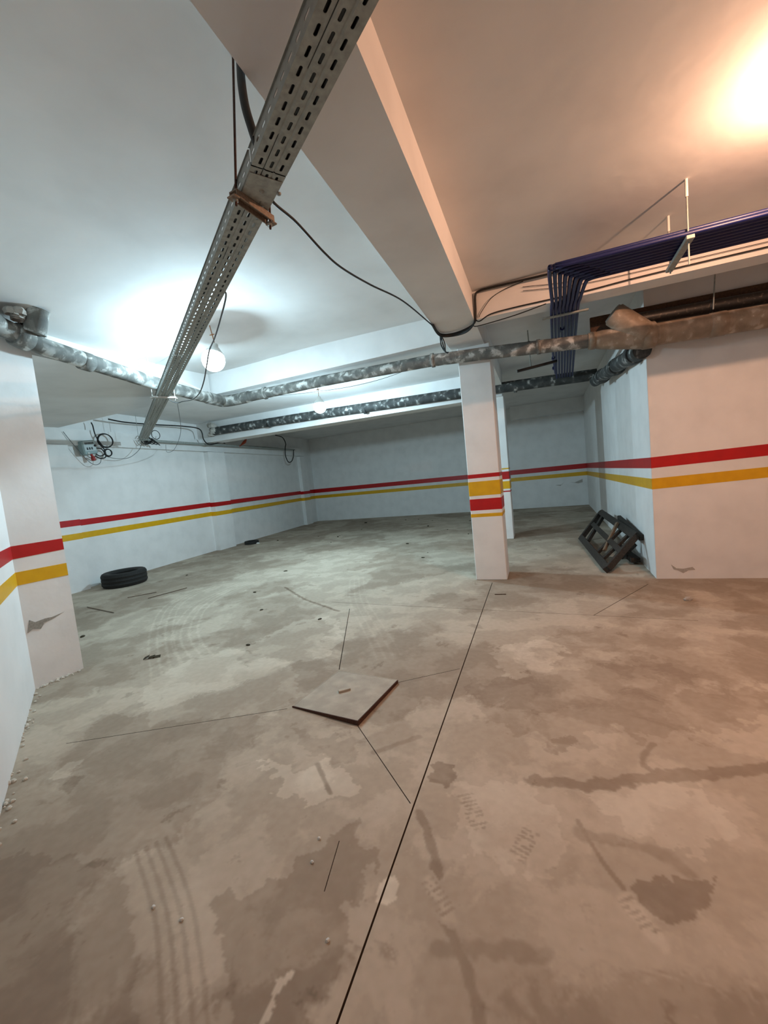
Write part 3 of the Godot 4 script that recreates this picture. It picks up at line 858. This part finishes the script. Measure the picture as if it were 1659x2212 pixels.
	# black pipe above the thick one
	t = thing("water_pipe", "black pipe running above the thick brown soil pipe", "pipe", Vector3(1.5, 2.25, -4.16))
	pipe_part(t, "pipe_run", densify([Vector3(0.80, 2.278, -4.165), Vector3(3.55, 2.20, -4.165)], 0.1), 0.052, M.black_pipe, 0.006)
	st = begin()
	tube(st, [Vector3(1.40, 2.22, -4.10), Vector3(1.41, 2.60, -4.05)], 0.005, 6)
	obj("hanger_rod", st, M.galvanised, t)
	collar(t, "clamp_ring", Vector3(1.40, 2.26, -4.165), Vector3(1, 0, 0), 0.057, 0.025, M.black_pipe)
	# plank on the wall behind the pipes
	st = begin()
	bar(st, Vector3(0.54, 2.30, -4.225), Vector3(3.5, 2.27, -4.225), 0.03, 0.17, 0.004)
	tag(obj("timber_plank", st, M.brown_wood), "brown plank left on the wall behind the soil pipe", "plank")

# ------------------------------------------------------------------ blue conduits and their hanger
func make_conduits() -> void:
	var ordinal := ["first", "second", "third", "fourth", "fifth", "sixth", "seventh", "eighth"]
	for n in 15:
		var i: int = n % 8
		var up := 0.024 if n >= 8 else 0.0
		var z := -2.80 - 0.0405 * i - (0.020 if n >= 8 else 0.0)
		var x := 0.160 + 0.033 * i
		var xm := 0.20 + 0.027 * i
		var xf := 0.33 + 0.033 * i
		var e := -6.36 if i > 0 else -6.0
		var rough := [Vector3(3.5, 2.30 + up, z), Vector3(x + 0.30, 2.30 + up, z), Vector3(x + 0.16, 2.30 + up, z), Vector3(x + 0.07, 2.30 + up, z), Vector3(x + 0.02, 2.30 + up, z - 0.012), Vector3(x, 2.301 + up, z - 0.06), Vector3(xm, 2.318 + up, -3.46), Vector3(xm + 0.004, 2.32 + up * 0.8, -3.72), Vector3(lerpf(xm, xf, 0.5), 2.32 + up, -5.0), Vector3(xf, 2.30 + up, e)]
		var st := begin()
		tube(st, densify(smooth_path(rough, 5), 0.08), 0.0125 if n < 8 else 0.0115, 10)
		var o := obj("blue_conduit", st, M.blue_plastic)
		if n < 8: tag(o, "dark blue conduit, %s from the left where the bundle turns back" % ordinal[i], "conduit", "dark blue conduits of the right bundle")
		else: tag(o, "dark blue conduit of the upper layer resting on the bundle", "conduit", "upper layer of dark blue conduits")
		if n == 0 or n == 3:
			for zz in ([-5.2, -5.75] if n == 0 else [-4.15]):
				st = begin()
				var xx := lerpf(xm, xf, (-3.72 - zz) / 2.6)
				tube(st, [Vector3(xx, 2.318, zz + 0.03), Vector3(xx, 2.318, zz - 0.03)], 0.019, 10)
				obj("coupling", st, M.blue_plastic, o)
	var t := thing("conduit_hanger", "steel strut on two threaded rods carrying the blue conduits", "bracket", Vector3(0.86, 2.27, -2.98))
	var st := begin()
	bar(st, Vector3(0.855, 2.268, -2.76), Vector3(0.868, 2.268, -3.19), 0.038, 0.02, 0.002)
	obj("strut", st, M.galvanised, t)
	for p in [[Vector3(0.856, 2.14, -2.80), 2.59], [Vector3(0.867, 2.24, -3.16), 2.59]]:
		st = begin()
		tube(st, [p[0], Vector3(p[0].x, p[1], p[0].z)], 0.0045, 8)
		var r := obj("threaded_rod", st, M.galvanised, t)
		st = begin()
		tube(st, [Vector3(p[0].x, p[1] - 0.10, p[0].z), Vector3(p[0].x, p[1], p[0].z)], 0.008, 8)
		obj("ceiling_anchor", st, M.white_plastic, r)
	# clamp strip that holds the conduits under the beam
	st = begin()
	bar(st, Vector3(0.13, 2.300, -3.70), Vector3(0.47, 2.300, -3.70), 0.03, 0.012, 0.002)
	tag(obj("conduit_clamp", st, M.galvanised), "grey strip clamping the blue conduits under the beam", "clamp")
	# short hangers with a strut behind the pillar
	t = thing("pipe_hanger", "dark hanger rod with a strut to the right of the striped pillar", "bracket", Vector3(0.0, 2.2, -5.0))
	st = begin()
	tube(st, [Vector3(0.03, 2.20, -5.0), Vector3(0.02, 2.63, -5.0)], 0.006, 8)
	obj("threaded_rod", st, M.galvanised, t)
	st = begin()
	bar(st, Vector3(0.02, 2.36, -5.0), Vector3(0.025, 2.50, -5.0), 0.03, 0.03, 0.003)
	obj("sleeve", st, M.dark_plastic, t)
	st = begin()
	bar(st, Vector3(-0.12, 2.20, -5.0), Vector3(0.30, 2.235, -5.0), 0.04, 0.025, 0.003)
	obj("strut", st, M.dark_plastic, t)

# ------------------------------------------------------------------ loose cables
func cable(called: String, label: String, pts: Array, r: float, m: Material, group := "", steps := 8) -> MeshInstance3D:
	var st := begin()
	tube(st, smooth_path(pts, steps), r, 7)
	var o := obj(called, st, m)
	tag(o, label, "cable", group)
	return o

func make_cables() -> void:
	cable("hanging_cable", "thin black cable drooping from the tray to the main beam", [tp(1.43, 0.04, TH + 0.02), Vector3(-0.783, 2.135, -1.296), Vector3(-0.779, 2.140, -1.444), Vector3(-0.779, 2.130, -1.660), Vector3(-0.781, 2.145, -1.847), Vector3(-0.785, 2.221, -2.225), Vector3(-0.747, 2.305, -2.727), Vector3(-0.715, 2.352, -3.362), Vector3(-0.70, 2.350, -3.50)], 0.005, M.black_rubber)
	cable("flexible_hose", "thick dark flexible hose curving from the main beam to the tray", [Vector3(-0.742, 2.60, -1.16), Vector3(-0.745, 2.50, -1.15), Vector3(-0.742, 2.422, -1.14), Vector3(-0.731, 2.34, -1.117), Vector3(-0.717, 2.26, -1.10), Vector3(-0.704, 2.20, -1.097), Vector3(-0.696, 2.155, -1.105), Vector3(-0.70, 2.145, -1.14)], 0.0125, M.grey_hose)
	for i in 4:
		var d := Vector3(0, -0.004 * i, 0.012 * i)
		var pts := [Vector3(-0.70, 2.352, -3.42) + d, Vector3(-0.695, 2.347 - 0.004 * i, -3.655) + d * 0.5, Vector3(-0.594, 2.344 - 0.006 * i, -3.71), Vector3(-0.466, 2.344 - 0.008 * i, -3.66), Vector3(-0.385, 2.352, -3.57) + d, Vector3(-0.368, 2.42, -3.533) + d * 0.6, Vector3(-0.36, 2.54, -3.530) + d * 0.6, Vector3(-0.325, 2.568, -3.528) + d * 0.5, Vector3(-0.233, 2.570, -3.525) + d * 0.5, Vector3(-0.05, 2.566, -3.52) + d * 0.5, Vector3(0.21, 2.560, -3.515) + d * 0.5, Vector3(0.8, 2.565, -3.52) + d * 0.4, Vector3(3.5, 2.56, -3.52) + d * 0.4]
		cable("beam_cable", "black cable wrapped round the main beam and along the right beam top", pts, 0.0075, M.black_rubber, "black cables round the main beam end")
	for i in 3:
		var d := Vector3(0.006 * i, 0, 0.01 * i)
		cable("cable_tail", "short black cable end hanging below the main beam corner", [Vector3(-0.705, 2.345, -3.70) + d, Vector3(-0.707 + 0.012 * i, 2.274, -3.72) + d, Vector3(-0.682, 2.217 - 0.006 * i, -3.72) + d, Vector3(-0.656, 2.192, -3.72) + d], 0.0055, M.black_rubber, "cable ends below the main beam corner")
	cable("beam_cable", "black cable looping low along the bottom of the right beam", [Vector3(-0.375, 2.355, -3.53), Vector3(-0.340, 2.333, -3.515), Vector3(-0.250, 2.370, -3.52), Vector3(-0.073, 2.382, -3.53), Vector3(0.195, 2.381, -3.53), Vector3(0.447, 2.382, -3.53), Vector3(0.828, 2.394, -3.53), Vector3(1.484, 2.396, -3.53), Vector3(3.5, 2.39, -3.53)], 0.005, M.black_rubber)
	cable("beam_cable", "lowest black cable stretched from the main beam to the conduits", [Vector3(-0.40, 2.315, -3.53), Vector3(-0.343, 2.300, -3.52), Vector3(-0.078, 2.315, -3.51), Vector3(0.16, 2.352, -3.52)], 0.004, M.black_rubber)
	cable("beam_cable", "thin black wire arching up the orange-lit beam face", [Vector3(-0.345, 2.37, -3.535), Vector3(-0.324, 2.402, -3.525), Vector3(-0.239, 2.488, -3.52), Vector3(-0.130, 2.532, -3.52), Vector3(0.008, 2.556, -3.52)], 0.0028, M.black_rubber)
	for y in [2.47, 2.44]:
		cable("beam_wire", "thin wire strung along the right beam under the blue conduits", [Vector3(0.0, y + 0.05, -3.53), Vector3(0.4, y, -3.53), Vector3(1.0, y - 0.01, -3.53), Vector3(3.5, y - 0.02, -3.53)], 0.0022, M.black_rubber, "thin wires along the right beam")
	cable("hanging_cable", "grey cable drooping past the near bulb below the tray", [tp(2.30, 0.05, TH + 0.02), Vector3(-1.376, 2.130, -1.744), Vector3(-1.551, 2.100, -1.893), Vector3(-1.738, 2.085, -2.050), Vector3(-1.969, 2.109, -2.255), Vector3(-2.098, 2.049, -2.354), Vector3(-2.238, 1.988, -2.461), Vector3(-2.440, 1.962, -2.617), Vector3(-2.738, 1.996, -2.847), Vector3(-3.194, 2.101, -3.198), Vector3(-3.33, 2.115, -3.25), tp(4.90, 0.06, TH + 0.01)], 0.0045, M.grey_cable)
	cable("ceiling_wire", "thin grey wire strung past the far bulb", [Vector3(-3.342, 2.408, -4.750), Vector3(-2.982, 2.368, -4.750), Vector3(-2.515, 2.335, -4.750), Vector3(-2.049, 2.320, -4.750), Vector3(-1.618, 2.342, -4.750), Vector3(-1.210, 2.400, -4.70), Vector3(-0.9, 2.45, -4.47)], 0.003, M.grey_cable)
	cable("ceiling_wire", "thin grey wire hanging from the tray to the wall tray end", [Vector3(-3.36, 2.12, -3.29), Vector3(-4.2, 2.0, -4.1), Vector3(-5.2, 1.92, -4.9), Vector3(-5.9, 1.98, -5.4), Vector3(-6.12, 2.14, -5.60)], 0.003, M.grey_cable)
	cable("wall_cable", "black cable clipped across the top of the far left wall", [Vector3(-5.98, 2.458, -4.50), Vector3(-6.05, 2.452, -4.821), Vector3(-6.05, 2.460, -5.331), Vector3(-6.05, 2.487, -6.030), Vector3(-6.05, 2.455, -6.387), Vector3(-6.05, 2.261, -6.448), Vector3(-6.05, 2.176, -6.580), Vector3(-6.05, 2.227, -6.886), Vector3(-6.10, 2.227, -7.090)], 0.011, M.black_rubber)
	cable("wall_cable", "black cable looping below the wall tray near the back corner", [Vector3(-6.25, 2.552, -9.180), Vector3(-6.25, 2.510, -9.485), Vector3(-6.25, 2.355, -9.605), Vector3(-6.25, 2.229, -9.556), Vector3(-6.25, 2.018, -9.534), Vector3(-6.25, 1.856, -9.633), Vector3(-6.25, 1.882, -9.797), Vector3(-6.25, 2.024, -9.921), Vector3(-6.25, 2.192, -9.956)], 0.012, M.black_rubber)
	cable("wall_wire", "thin grey wire hanging left of the electrical box", [Vector3(-6.11, 2.246, -3.908), Vector3(-6.10, 2.059, -4.020), Vector3(-6.10, 1.843, -4.180), Vector3(-6.10, 1.782, -4.272), Vector3(-6.10, 1.809, -4.353), Vector3(-6.10, 1.89, -4.383)], 0.004, M.grey_cable)
	cable("wall_wire", "thin grey wire sagging between electrical box and tray end", [Vector3(-6.10, 1.91, -4.45), Vector3(-6.10, 1.875, -4.649), Vector3(-6.10, 1.899, -4.850), Vector3(-6.10, 2.024, -5.036), Vector3(-6.10, 2.14, -5.10), Vector3(-6.10, 2.20, -5.12)], 0.004, M.grey_cable)
	# thin tray that runs on along the far left wall
	var t := thing("wall_tray", "narrow grey cable tray along the top of the far left wall", "cable tray", Vector3(-6.2, 2.17, -7.8))
	var st := begin()
	bar(st, Vector3(-6.10, 2.168, -5.25), Vector3(-6.40, 2.20, -10.2), 0.09, 0.003, 0.001)
	obj("tray_bottom", st, M.galvanised, t)
	for s in [-0.045, 0.045]:
		st = begin()
		bar(st, Vector3(-6.10 + s, 2.185, -5.25), Vector3(-6.40 + s, 2.217, -10.2), 0.003, 0.036, 0.001)
		obj("tray_side", st, M.galvanised, t)
	cable("wall_cable", "black cable lying in the narrow wall tray", [Vector3(-6.12, 2.19, -5.35), Vector3(-6.2, 2.205, -7.0), Vector3(-6.28, 2.225, -8.6), Vector3(-6.36, 2.225, -9.7)], 0.014, M.black_rubber)
	st = begin()
	tube(st, smooth_path([Vector3(-6.21, 2.38, -7.93), Vector3(-6.20, 2.31, -7.86), Vector3(-6.20, 2.24, -7.74), Vector3(-6.19, 2.20, -7.66)], 5), [0.024, 0.024, 0.025, 0.026, 0.03, 0.034, 0.034, 0.03, 0.026, 0.02, 0.016, 0.013, 0.012, 0.012, 0.012, 0.012], 8)
	tag(obj("orange_connector", st, M.orange_plastic), "orange cable connector hanging above the narrow wall tray", "connector")
	# clutter where the big tray meets the wall
	t = thing("cable_knot", "dark knot of cable ends at the far tray end", "cable", Vector3(-6.1, 2.17, -5.2))
	for k in 5:
		st = begin()
		var a := Vector3(-6.06 + 0.01 * k, 2.22, -5.08 - 0.04 * k)
		tube(st, smooth_path([a, a + Vector3(0.03, 0.05 - 0.03 * k, -0.06), a + Vector3(0.05, -0.04 - 0.02 * k, -0.10), a + Vector3(0.02, -0.10, -0.02 - 0.02 * k), a + Vector3(0.0, -0.02, 0.03)], 6), 0.007, 6)
		obj("cable_end", st, M.black_rubber, t)
	st = begin()
	cbox(st, Transform3D(Basis(Vector3.RIGHT, 0.3), Vector3(-6.10, 2.16, -5.22)), Vector3(0.06, 0.07, 0.10), 0.01)
	obj("black_plug", st, M.dark_plastic, t)
	# ring of cable above it
	st = begin()
	var ring := []
	for i in 21: ring.append(Vector3(-6.12, 2.30 + 0.075 * sin(TAU * i / 20.0), -5.42 + 0.085 * cos(TAU * i / 20.0)))
	tube(st, ring, 0.006, 6)
	tag(obj("cable_ring", st, M.black_rubber), "thin loop of black cable beside the tray end", "cable")

func make_electrical_box() -> void:
	var c := Vector3(-6.12, 2.035, -4.215)
	var b := Basis(Vector3.RIGHT, deg_to_rad(8.0))
	var t := thing("electrical_box", "grey electrical box with sockets hung on the far left wall", "electrical box", c)
	var st := begin()
	cbox(st, Transform3D(b, c), Vector3(0.11, 0.205, 0.205), 0.014)
	obj("case", st, M.box_grey, t)
	st = begin()
	cbox(st, Transform3D(b, c + b * Vector3(0.056, 0.02, 0)), Vector3(0.006, 0.15, 0.17), 0.002)
	var panel := obj("front_panel", st, M.box_panel, t)
	for i in 7:
		st = begin()
		cbox(st, Transform3D(b, c + b * Vector3(0.061, 0.058, 0.058 - i * 0.019)), Vector3(0.006, 0.028, 0.012), 0.001)
		obj("breaker", st, M.grey_cable, panel)
	for i in 3:
		st = begin()
		cbox(st, Transform3D(b, c + b * Vector3(0.061, -0.018, 0.045 - i * 0.034)), Vector3(0.008, 0.034, 0.018), 0.002)
		obj("socket", st, M.dark_plastic, panel)
	st = begin()
	lathe(st, [Vector2(0, 0.012), Vector2(0.014, 0.012), Vector2(0.017, 0.0)], 14, Transform3D(Basis(Vector3.FORWARD, PI / 2.0), c + b * Vector3(0.06, 0.016, -0.075)))
	obj("knob", st, M.dark_plastic, t)
	st = begin()
	cbox(st, Transform3D(b, c + b * Vector3(0.058, -0.082, 0.045)), Vector3(0.012, 0.022, 0.03), 0.003)
	obj("white_tag", st, M.paper_white, t)
	st = begin()
	cbox(st, Transform3D(b, Vector3(-6.09, 1.872, -4.255)), Vector3(0.05, 0.06, 0.05), 0.01)
	tube(st, [Vector3(-6.09, 1.90, -4.25), Vector3(-6.09, 1.94, -4.23)], 0.018, 10)
	tag(obj("red_plug", st, M.red_plastic), "red plug in the bottom of the grey electrical box", "plug")
	# coiled black lead
	t = thing("cable_coil", "coiled black lead hanging beside the grey electrical box", "cable", Vector3(-6.1, 2.15, -4.477))
	for q in [[Vector3(-6.09, 2.147, -4.477), 0.118, 0.105, 2], [Vector3(-6.09, 1.965, -4.492), 0.058, 0.056, 2]]:
		for k in q[3]:
			st = begin()
			var ring := []
			for i in 29:
				var a := TAU * i / 28.0
				ring.append(q[0] + Vector3(0.012 * k, sin(a) * (q[2] - 0.006 * k), cos(a) * (q[1] - 0.004 * k)))
			tube(st, ring, 0.0085, 8)
			obj("coil_turn", st, M.black_rubber, t)
	for q in [[Vector3(-6.11, 2.41, -4.32), Vector3(-6.10, 2.36, -4.330), Vector3(-6.09, 2.257, -4.333), Vector3(-6.09, 2.17, -4.36), Vector3(-6.08, 2.06, -4.42)], [Vector3(-6.08, 2.06, -4.40), Vector3(-6.08, 2.0, -4.44), Vector3(-6.08, 1.90, -4.44), Vector3(-6.08, 1.875, -4.36), Vector3(-6.08, 1.91, -4.28)], [Vector3(-6.08, 2.03, -4.30), Vector3(-6.07, 2.02, -4.38), Vector3(-6.08, 1.95, -4.43), Vector3(-6.08, 1.91, -4.36), Vector3(-6.08, 1.94, -4.30)]]:
		st = begin()
		tube(st, smooth_path(q, 6), 0.0085, 8)
		obj("lead", st, M.black_rubber, t)

# ------------------------------------------------------------------ things on the floor
func tyre(at: Vector3, r: float, h: float, label: String) -> void:
	var t := thing("car_tyre", label, "tyre", at)
	var st := begin()
	var ri := r * 0.60
	var prof := [Vector2(ri + 0.02, h * 0.30), Vector2(ri, h * 0.22), Vector2(ri, h * 0.12), Vector2(ri + 0.015, h * 0.07), Vector2(r * 0.75, h * 0.01), Vector2(r * 0.90, h * 0.0), Vector2(r * 0.965, h * 0.05), Vector2(r * 0.99, h * 0.14), Vector2(r, h * 0.5), Vector2(r * 0.99, h * 0.86), Vector2(r * 0.965, h * 0.95), Vector2(r * 0.90, h), Vector2(r * 0.75, h * 0.99), Vector2(ri + 0.015, h * 0.93), Vector2(ri, h * 0.88), Vector2(ri, h * 0.78), Vector2(ri + 0.02, h * 0.70), Vector2(r * 0.80, h * 0.62), Vector2(r * 0.86, h * 0.5), Vector2(r * 0.80, h * 0.38), Vector2(ri + 0.02, h * 0.30)]
	lathe(st, prof, 48, Transform3D(Basis(), at))
	obj("carcass", st, M.rubber, t)
	if r > 0.25:
		for k in 3:
			st = begin()
			var y: float = h * [0.24, 0.5, 0.76][k]
			lathe(st, [Vector2(r * 0.985, y - h * 0.085), Vector2(r * 1.012, y - h * 0.075), Vector2(r * 1.012, y + h * 0.075), Vector2(r * 0.985, y + h * 0.085)], 48, Transform3D(Basis(), at))
			obj("tread_rib", st, M.rubber, t)

func make_floor_things() -> void:
	# access cover, standing a little proud of the floor
	var q := [Vector2(-1.28, -1.735), Vector2(-0.862, -1.655), Vector2(-0.80, -2.075), Vector2(-1.215, -2.155)]
	var t := thing("access_cover", "square concrete access cover with a rusty steel rim in the floor", "access cover", Vector3(-1.04, 0, -1.90))
	var st := begin()
	var c := Vector2(-1.04, -1.905)
	var inner := []; var lo := [0.0, 0.0, 0.0, 0.0]
	var top := [0.007, 0.023, 0.016, 0.0015]          # it has tipped: the near corner stands highest
	for p in q: inner.append(c + (p - c) * 0.978)
	prism_h(st, inner, lo, top)
	obj("concrete_slab", st, M.concrete_cover, t)
	for i in 4:
		var k := (i + 1) % 4
		st = begin()
		prism_h(st, [q[i], q[k], inner[k], inner[i]], lo, [top[i] + 0.0008, top[k] + 0.0008, top[k] + 0.0008, top[i] + 0.0008])
		obj("steel_rim", st, M.rusty_steel if i < 2 else M.concrete_cover, t)
	st = begin()
	bar(st, Vector3(-1.088, 0.0165, -1.90), Vector3(-1.036, 0.0165, -1.942), 0.022, 0.012, 0.0015)
	tag(obj("tile_chip", st, M.concrete_cover), "small rectangular chip lying on the square access cover", "chip")
	tyre(Vector3(-5.69, 0.0, -4.16), 0.285, 0.20, "large worn black tyre lying against the left wall")
	tyre(Vector3(-6.03, 0.0, -7.45), 0.155, 0.07, "small flat black tyre beside the far pilaster")
	st = begin()
	lump(st, Vector3(-5.84, 0, -7.42), Vector3(0.09, 0.03, 0.06), 0.4)
	tag(obj("paper_scrap", st, M.paper_white), "white scrap beside the small far tyre", "scrap")
	# timber frame leaning on the block
	t = thing("broken_pallet", "dark broken timber pallet leaning against the right block", "pallet", Vector3(0.75, 0, -5.4))
	var A0 := Vector3(0.545, 0.045, -6.28); var A1 := Vector3(0.605, 0.045, -4.47)
	var B0 := Vector3(0.875, 0.345, -6.75); var B1 := Vector3(0.905, 0.315, -4.72)
	var nrm := (A1 - A0).cross(B0 - A0).normalized()
	var rails := [[A0, A1, 0.075, 0.06, "rail"], [A0.lerp(B0, 0.97), B1, 0.08, 0.05, "rail"], [A0.lerp(B0, 0.52) + Vector3(0, 0.01, 0.1), A1.lerp(B1, 0.5), 0.06, 0.04, "rail"], [A1, B1, 0.05, 0.06, "end_board"], [A0, B0, 0.05, 0.06, "end_board"], [A0.lerp(A1, 0.22) + Vector3(0.02, 0.02, 0), B0.lerp(B1, 0.12), 0.06, 0.04, "cross_board"], [A0.lerp(A1, 0.62), B0.lerp(B1, 0.72), 0.07, 0.03, "cross_board"], [A0.lerp(A1, 0.80), B0.lerp(B1, 0.9), 0.06, 0.03, "cross_board"]]
	for r in rails:
		st = begin()
		bar(st, r[0], r[1], r[2], r[3], 0.004, nrm)
		obj(r[4], st, M.dark_wood, t)
	st = begin()
	bar(st, Vector3(0.665, 0.10, -5.10), Vector3(0.86, 0.36, -5.42), 0.035, 0.03, 0.003, nrm)
	obj("pale_batten", st, M.pale_wood, t)
	for p in [[Vector3(0.935, 0.375, -5.75), Vector3(0.955, 0.30, -4.72), 0.04, 0.06], [Vector3(0.80, 0.05, -4.95), Vector3(0.93, 0.20, -4.9), 0.06, 0.05], [Vector3(0.88, 0.04, -5.6), Vector3(0.91, 0.05, -4.80), 0.09, 0.05]]:
		st = begin()
		bar(st, p[0], p[1], p[2], p[3], 0.004)
		tag(obj("timber_offcut", st, M.dark_wood), "dark timber offcut wedged behind the leaning broken pallet", "timber", "offcuts behind the broken pallet")
	# litter
	t = thing("dry_leaf", "curled brown scrap lying on the floor right of the column foot", "debris", Vector3(-2.764, 0, -2.111))
	for k in 3:
		st = begin()
		var a := Vector3(-2.80 + 0.03 * k, 0.006, -2.10 - 0.012 * k)
		bar(st, a, a + Vector3(0.04, 0.016 - 0.008 * k, -0.012 - 0.01 * k), 0.026, 0.004, 0.001, Vector3(0.3 * k - 0.3, 1, 0.4))
		obj("curl", st, M.leaf_brown, t)
	var k := 0
	for p in [[-2.119, -2.428, 0.05, "dark pebble on the pale dust patch left of the cover"], [-1.821, -3.004, 0.05, "dark pebble beyond the access cover near the skid mark"], [-3.929, -2.395, 0.07, "dark lump on the floor behind the near column foot"], [-3.104, -3.775, 0.06, "dark crumb on the floor amid the tyre tracks"], [-2.576, -3.20, 0.05, "small dark crumb left of the skid mark"], [-4.071, -7.837, 0.09, "dark lump on the far floor left of the pillars"], [-5.530, -7.72, 0.08, "dark lump on the floor near the small tyre"], [-4.4, -10.176, 0.12, "dark lump near the back wall foot"], [-2.305, -8.788, 0.10, "dark lump on the far floor before the back wall"], [-2.13, -6.62, 0.08, "dark lump on the far floor below the far bulb"]]:
		st = begin()
		lump(st, Vector3(p[0], 0, p[1]), Vector3(p[2] * 0.8, p[2] * 0.22, p[2] * 0.5), k)
		tag(obj("dirt_crumb", st, M.leaf_brown), p[3], "debris", "dark crumbs on the floor")
		k += 1
	for i in 14:
		st = begin()
		var s := rng.randf_range(0.03, 0.07)
		lump(st, Vector3(rng.randf_range(-5.4, -0.9), 0, rng.randf_range(-10.6, -4.4)), Vector3(s, s * 0.2, s * 0.5), rng.randf_range(0, TAU))
		tag(obj("dirt_crumb", st, M.leaf_brown), "tiny dark crumb scattered on the far floor", "debris", "tiny crumbs on the far floor")
	st = begin()
	lump(st, Vector3(1.022, 0, -3.627), Vector3(0.07, 0.03, 0.05), 0.5)
	tag(obj("mortar_lump", st, M.dust_plaster), "pale mortar lump on the floor before the right wall", "debris")
	for p in [[Vector3(-4.82, 0.006, -3.52), Vector3(-4.60, 0.006, -3.75), "thin stick on the floor before the large tyre"], [Vector3(-4.45, 0.006, -3.50), Vector3(-4.30, 0.006, -3.95), "longer thin stick on the floor right of the large tyre"], [Vector3(-5.0, 0.006, -3.15), Vector3(-4.35, 0.006, -3.0), "thin bent stick on the floor beside the near column"], [Vector3(-0.42, 0.004, -3.74), Vector3(-0.32, 0.004, -3.75), "thin dark splinter on the floor before the striped pillar"]]:
		st = begin()
		bar(st, p[0], p[1], 0.008, 0.006, 0.002)
		tag(obj("stick", st, M.brown_wood), p[2], "stick")
	for p in [[-1.10, -0.74], [-0.99, -0.735], [-0.72, -0.98], [-0.74, -1.06], [0.66, -4.60], [0.72, -4.52], [-0.57, -0.80]]:
		st = begin()
		lump(st, Vector3(p[0], 0, p[1]), Vector3(0.014, 0.007, 0.011), p[0] * 9.0)
		tag(obj("plaster_crumb", st, M.paper_white), "tiny pale plaster crumb on the dusty floor", "debris", "pale crumbs on the floor")
	# mortar crumbs swept against the foot of the oblique wall and the column
	st = begin()
	for i in 90:
		var u := rng.randf()
		var a := Vector2(-3.175, -1.6).lerp(Vector2(-1.3, -0.356), u) if i < 60 else Vector2(-3.16, -1.9).lerp(Vector2(-3.175, -1.6), u)
		var off := Vector2(0.55, -0.83) if i < 60 else Vector2(1, 0)
		a += off * absf(rng.randfn(0.0, 0.018))
		var s := rng.randf_range(0.008, 0.03)
		lump(st, Vector3(a.x, 0, a.y), Vector3(s, s * 0.5, s * 0.8), i)
	tag(obj("mortar_crumbs", st, M.pale_mortar), "pale mortar crumbs along the foot of the near left wall", "debris", "", "stuff")

func _ready() -> void:
	rng.seed = 7
	set_view()
	make_materials()
	make_floor()
	make_walls()
	make_ceiling()
	pillar(-0.652, -0.338, -4.25, -4.60, 2.38, [[1.105, 1.055, "r"], [1.03, 0.875, "y"], [0.852, 0.725, "r"], [0.70, 0.655, "y"]], "white striped pillar nearest the camera, red band on top")
	pillar(-0.70, -0.385, -6.70, -7.02, 2.25, [[1.13, 1.10, "y"], [1.075, 0.945, "r"], [0.925, 0.795, "y"], [0.775, 0.745, "r"]], "farther white striped pillar half hidden behind the near one")
	bulb(Vector3(-2.51, 2.30, -2.909), 2.62, 0.095, false, COLD_1, "glowing white bulb hanging near the cable tray", Vector3(0.03, 0, -0.26))
	bulb(Vector3(-2.77, 2.24, -5.22), 2.62, 0.09, false, COLD_2, "glowing white bulb farther back, before the far beam")
	bulb(Vector3(1.23, 2.488, -2.20), 2.58, 0.03, true, WARM_A, "warm bulb on the right bay ceiling, just outside the picture")
	make_tray()
	make_pipes()
	make_conduits()
	make_cables()
	make_electrical_box()
	make_floor_things()
